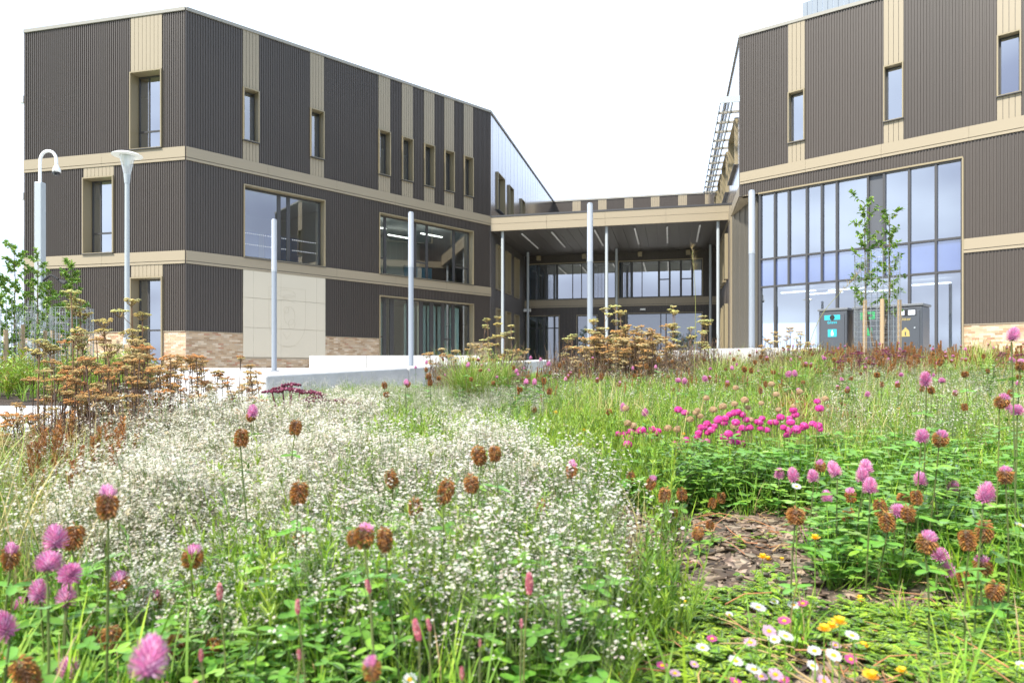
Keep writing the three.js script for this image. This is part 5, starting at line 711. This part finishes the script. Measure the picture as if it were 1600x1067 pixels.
// a single tall grass stalk and leaning straws
for (const [pts, label] of [[[[1083, 600, 5], [1087, 470, 5], [1082, 392, 5]], 'single tall yellow grass stalk before the entrance'], [[[1240, 545, 5.2], [1280, 500, 5.2], [1340, 430, 5.2]], 'leaning pale grass stalk with seed head before the bins']]) { const q = pts.map((a) => { const s = spot(...a); return V(s[0], s[1], -s[2]); }), p = new Plant(), o = q[0].clone(); o.y = gnd(o.x, 5) - 0.01; const c = new THREE.CatmullRomCurve3([o, ...q.slice(1)]).getPoints(14), t = thing('grass_stalk', label, 'grass', o.toArray()); p.tube(c.map((a) => a.clone().sub(o)), 0.003, 0.0015, [0.3, 0.3, 0.06], 5); part(t, 'stalk', p.geo(), M.plant); const f = new Plant(), e = c[14].clone().sub(o); for (let k = 0; k < 60; k++) f.leaf(e.clone().lerp(c[11].clone().sub(o), R(-0.2, 1)), V(G() + 0.4, 0.9, G()), R(0.02, 0.06), 0.004, jit(STRAW, 0.2)); part(t, 'seed_head', f.geo(), M.plant); }
{ // alike flowers of a small group are told apart by their order across the bed
  const by = new Map(); scene.children.forEach((o) => { const g = o.userData.group; if (g && /flower|daisy|sedum|yarrow/.test(o.name)) { const k = g + '|' + o.userData.label; if (!by.has(k)) by.set(k, []); by.get(k).push(o); } });
  const ord = (n) => n + (n % 100 > 10 && n % 100 < 14 ? 'th' : ['th', 'st', 'nd', 'rd'][n % 10] ?? 'th');
  for (const list of by.values()) if (list.length > 1 && list.length <= 60) list.sort((a, b) => a.position.x / -a.position.z - b.position.x / -b.position.z).forEach((o, i) => (o.userData.label += i ? `, ${ord(i + 1)} from the left` : ', leftmost of them'));
}
console.log('flowers done');

// ---------------------------------------------------------------- young trees in wire guards
function youngTree(x, d, H, spread, label, stems = 1, leafN = 260, dens = 0.3) {
  const y0 = Math.max(gnd(x, d), base(d)) - 0.02, t = thing('young_tree', label, 'tree', [x, y0, -d], 0, 'young caged trees'), tr = new Plant(), lf = new Plant(), bark_ = [0.17, 0.13, 0.09];
  for (let s = 0; s < stems; s++) {
    const ox = stems > 1 ? (s - (stems - 1) / 2) * spread * 0.9 : 0, h = H * (s ? R(0.88, 0.97) : 1), pts = []; for (let k = 0; k <= 8; k++) pts.push(V(ox * sstep(0, 0.5, k / 8) + G() * 0.02, (h * k) / 8, G() * 0.02)); tr.tube(pts, 0.022, 0.004, bark_, 6);
    for (let k = 0; k < 26; k++) {
      const f = dens + (1 - dens) * (k / 25), b = pts[0].clone().set(ox, h * f, 0), a = k * 2.4, L = spread * R(0.4, 1.15) * (1.05 - 0.55 * f), e = b.clone().add(V(Math.cos(a) * L * 0.8, L * R(0.25, 0.85), Math.sin(a) * L * 0.8)); tr.tube([b, b.clone().lerp(e, 0.5).add(V(0, -0.02, 0)), e], 0.005, 0.0015, bark_, 4);
      for (let m = 0; m < leafN / 26; m++) { const q = b.clone().lerp(e, R(0.25, 1.05)); lf.leaf(q, V(G(), R(-0.3, 0.8), G()), R(0.055, 0.09), R(0.04, 0.06), jit(rnd() < 0.45 ? [0.34, 0.5, 0.06] : [0.2, 0.36, 0.05], 0.25)); }
    }
  }
  part(t, 'trunk', tr.geo(), M.dry); part(t, 'crown', lf.geo(), M.plant); return y0;
}
function guard(x, d, y0, h, r, label, stakes, sh) {
  const t = thing('wire_tree_guard', label, 'tree guard', [x, y0, -d], 0, 'wire tree guards'), list = [], n = 24; for (let k = 0; k < n; k++) { const a = (k / n) * 6.283; list.push(box(0.005, h, 0.005, Math.cos(a) * r, h / 2, Math.sin(a) * r)); } for (let y = 0.03; y <= h; y += 0.085) list.push(new THREE.TorusGeometry(r, 0.0028, 3, 28).rotateX(Math.PI / 2).translate(0, y, 0)); part(t, 'wire_mesh', merge(list), M.wire);
  stakes.forEach(([sx, sz]) => part(t, 'timber_stake', new THREE.CylinderGeometry(0.032, 0.034, sh, 12).translate(sx, sh / 2, sz), M.timber));
}
{ const x = 5.98, d = 11, y0 = youngTree(x, d, 2.62 + 0.12, 0.46, 'two-stemmed young tree in a wire guard before the bins', 2, 470, 0.36); guard(x, d, y0, 1.9, 0.33, 'wire guard with timber stakes before the bins', [[-0.25, 0.1], [-0.08, 0.3], [0.28, 0.15]], 1.1 - y0); }
[[22, 11.5, 392, 0.55, 470, 'tallest leafy young tree at the far left'], [58, 12.5, 408, 0.6, 485, 'young tree with pale green top beside the camera mast'], [112, 11, 420, 0.4, 482, 'young tree behind the tall yellow yarrow'], [78, 13.5, 450, 0.45, 490, 'smaller young tree between camera mast and lamp post'], [-5, 10.5, 428, 0.5, 480, 'young tree cut by the left picture edge']].forEach(([px, d, py, sp, gy, label], i) => { const x = ((px - 800) / 1050) * d, top_ = ((575 - py) / 1050) * d, y0 = youngTree(x, d, top_ - gnd(x, d) + 0.02, sp, label, 1, 900, 0.2); const gh = ((575 - gy) / 1050) * d - y0; guard(x, d, y0, gh, 0.3, label.replace(/^.*young tree/, 'wire guard round the tree').replace('cut', 'cut') + (i === 0 ? ' with most leaves' : ''), [[-0.24, 0.12], [0.24, 0.14]], gh * 0.7); });
{ // shrubs beyond the end of the left wing
  [[-33, 40, 3.4, 'dark green shrub beyond the left wing, at the picture edge'], [-29.5, 43, 2.6, 'lower shrub beyond the left wing, next to the edge shrub'], [-38, 46, 4.2, 'tall shrub beyond the left wing, behind the others']].forEach(([x, d, H, label]) => { const t = thing('garden_shrub', label, 'shrub', [x, -0.05, -d], 0, 'shrubs beyond the left wing'), p = new Plant(), q = new Plant(); for (let k = 0; k < 9; k++) { const a = k * 0.7; q.tube([O(), V(Math.cos(a) * H * 0.2, H * 0.45, Math.sin(a) * H * 0.2), V(Math.cos(a) * H * 0.35, H * 0.8, Math.sin(a) * H * 0.35)], 0.05, 0.012, [0.14, 0.11, 0.08], 5); } for (let c = 0; c < 40; c++) { const a = R(0, 6.28), rr = H * 0.45 * Math.sqrt(rnd()), o = V(Math.cos(a) * rr, H * R(0.12, 0.9), Math.sin(a) * rr); for (let k = 0; k < 40; k++) p.leaf(o.clone().add(V(G() * H * 0.16, G() * H * 0.14, G() * H * 0.16)), V(G(), R(-0.3, 0.7), G()), R(0.1, 0.18), R(0.05, 0.09), jit([0.12, 0.22, 0.04], 0.35)); } part(t, 'stem', q.geo(), M.dry); part(t, 'crown', p.geo(), M.plant); });
}
{ // mature trees beyond the bed behind the viewer: the entrance glazing mirrors them
  const crownLeaf = (H) => { const p = new Plant(); for (let c = 0; c < 34; c++) { const a = R(0, 6.28), t = rnd(), rr = H * 0.3 * Math.sqrt(rnd()), o = V(Math.cos(a) * rr, H * (0.35 + 0.6 * t), Math.sin(a) * rr); for (let k = 0; k < 46; k++) p.leaf(o.clone().add(V(G() * H * 0.1, G() * H * 0.09, G() * H * 0.1)), V(G(), R(-0.4, 0.6), G()), R(0.3, 0.6), R(0.16, 0.3), jit([0.07, 0.14, 0.03], 0.3)); } return p.geo(); };
  [[-26, 44, 11, 'tall broad tree behind the viewer, beyond the bed'], [-10, 52, 9, 'round tree behind the viewer, right of the tallest'], [6, 47, 10, 'broad tree straight behind the viewer'], [22, 55, 12, 'tall tree behind the viewer on the far side']].forEach(([x, z, H, label]) => { const t = thing('broadleaf_tree', label, 'tree', [x, -1.5, z], 0, 'trees behind the viewer'), p = new Plant(); p.tube([V(0, 0, 0), V(0.1, H * 0.4, 0), V(0, H * 0.8, 0.1)], 0.28, 0.06, [0.12, 0.1, 0.08], 8); for (let k = 0; k < 7; k++) { const a = k * 0.9; p.tube([V(0.08, H * 0.38, 0), V(Math.cos(a) * H * 0.15, H * 0.6, Math.sin(a) * H * 0.15), V(Math.cos(a) * H * 0.25, H * 0.75, Math.sin(a) * H * 0.25)], 0.1, 0.02, [0.12, 0.1, 0.08], 5); } part(t, 'trunk', p.geo(), M.dry); part(t, 'crown', crownLeaf(H), M.plant); });
}
renderer.shadowMap.type = THREE.PCFSoftShadowMap;
scene.traverse((o) => { if (o.isMesh) { o.castShadow = true; o.receiveShadow = true; } });
renderer.render(scene, camera);
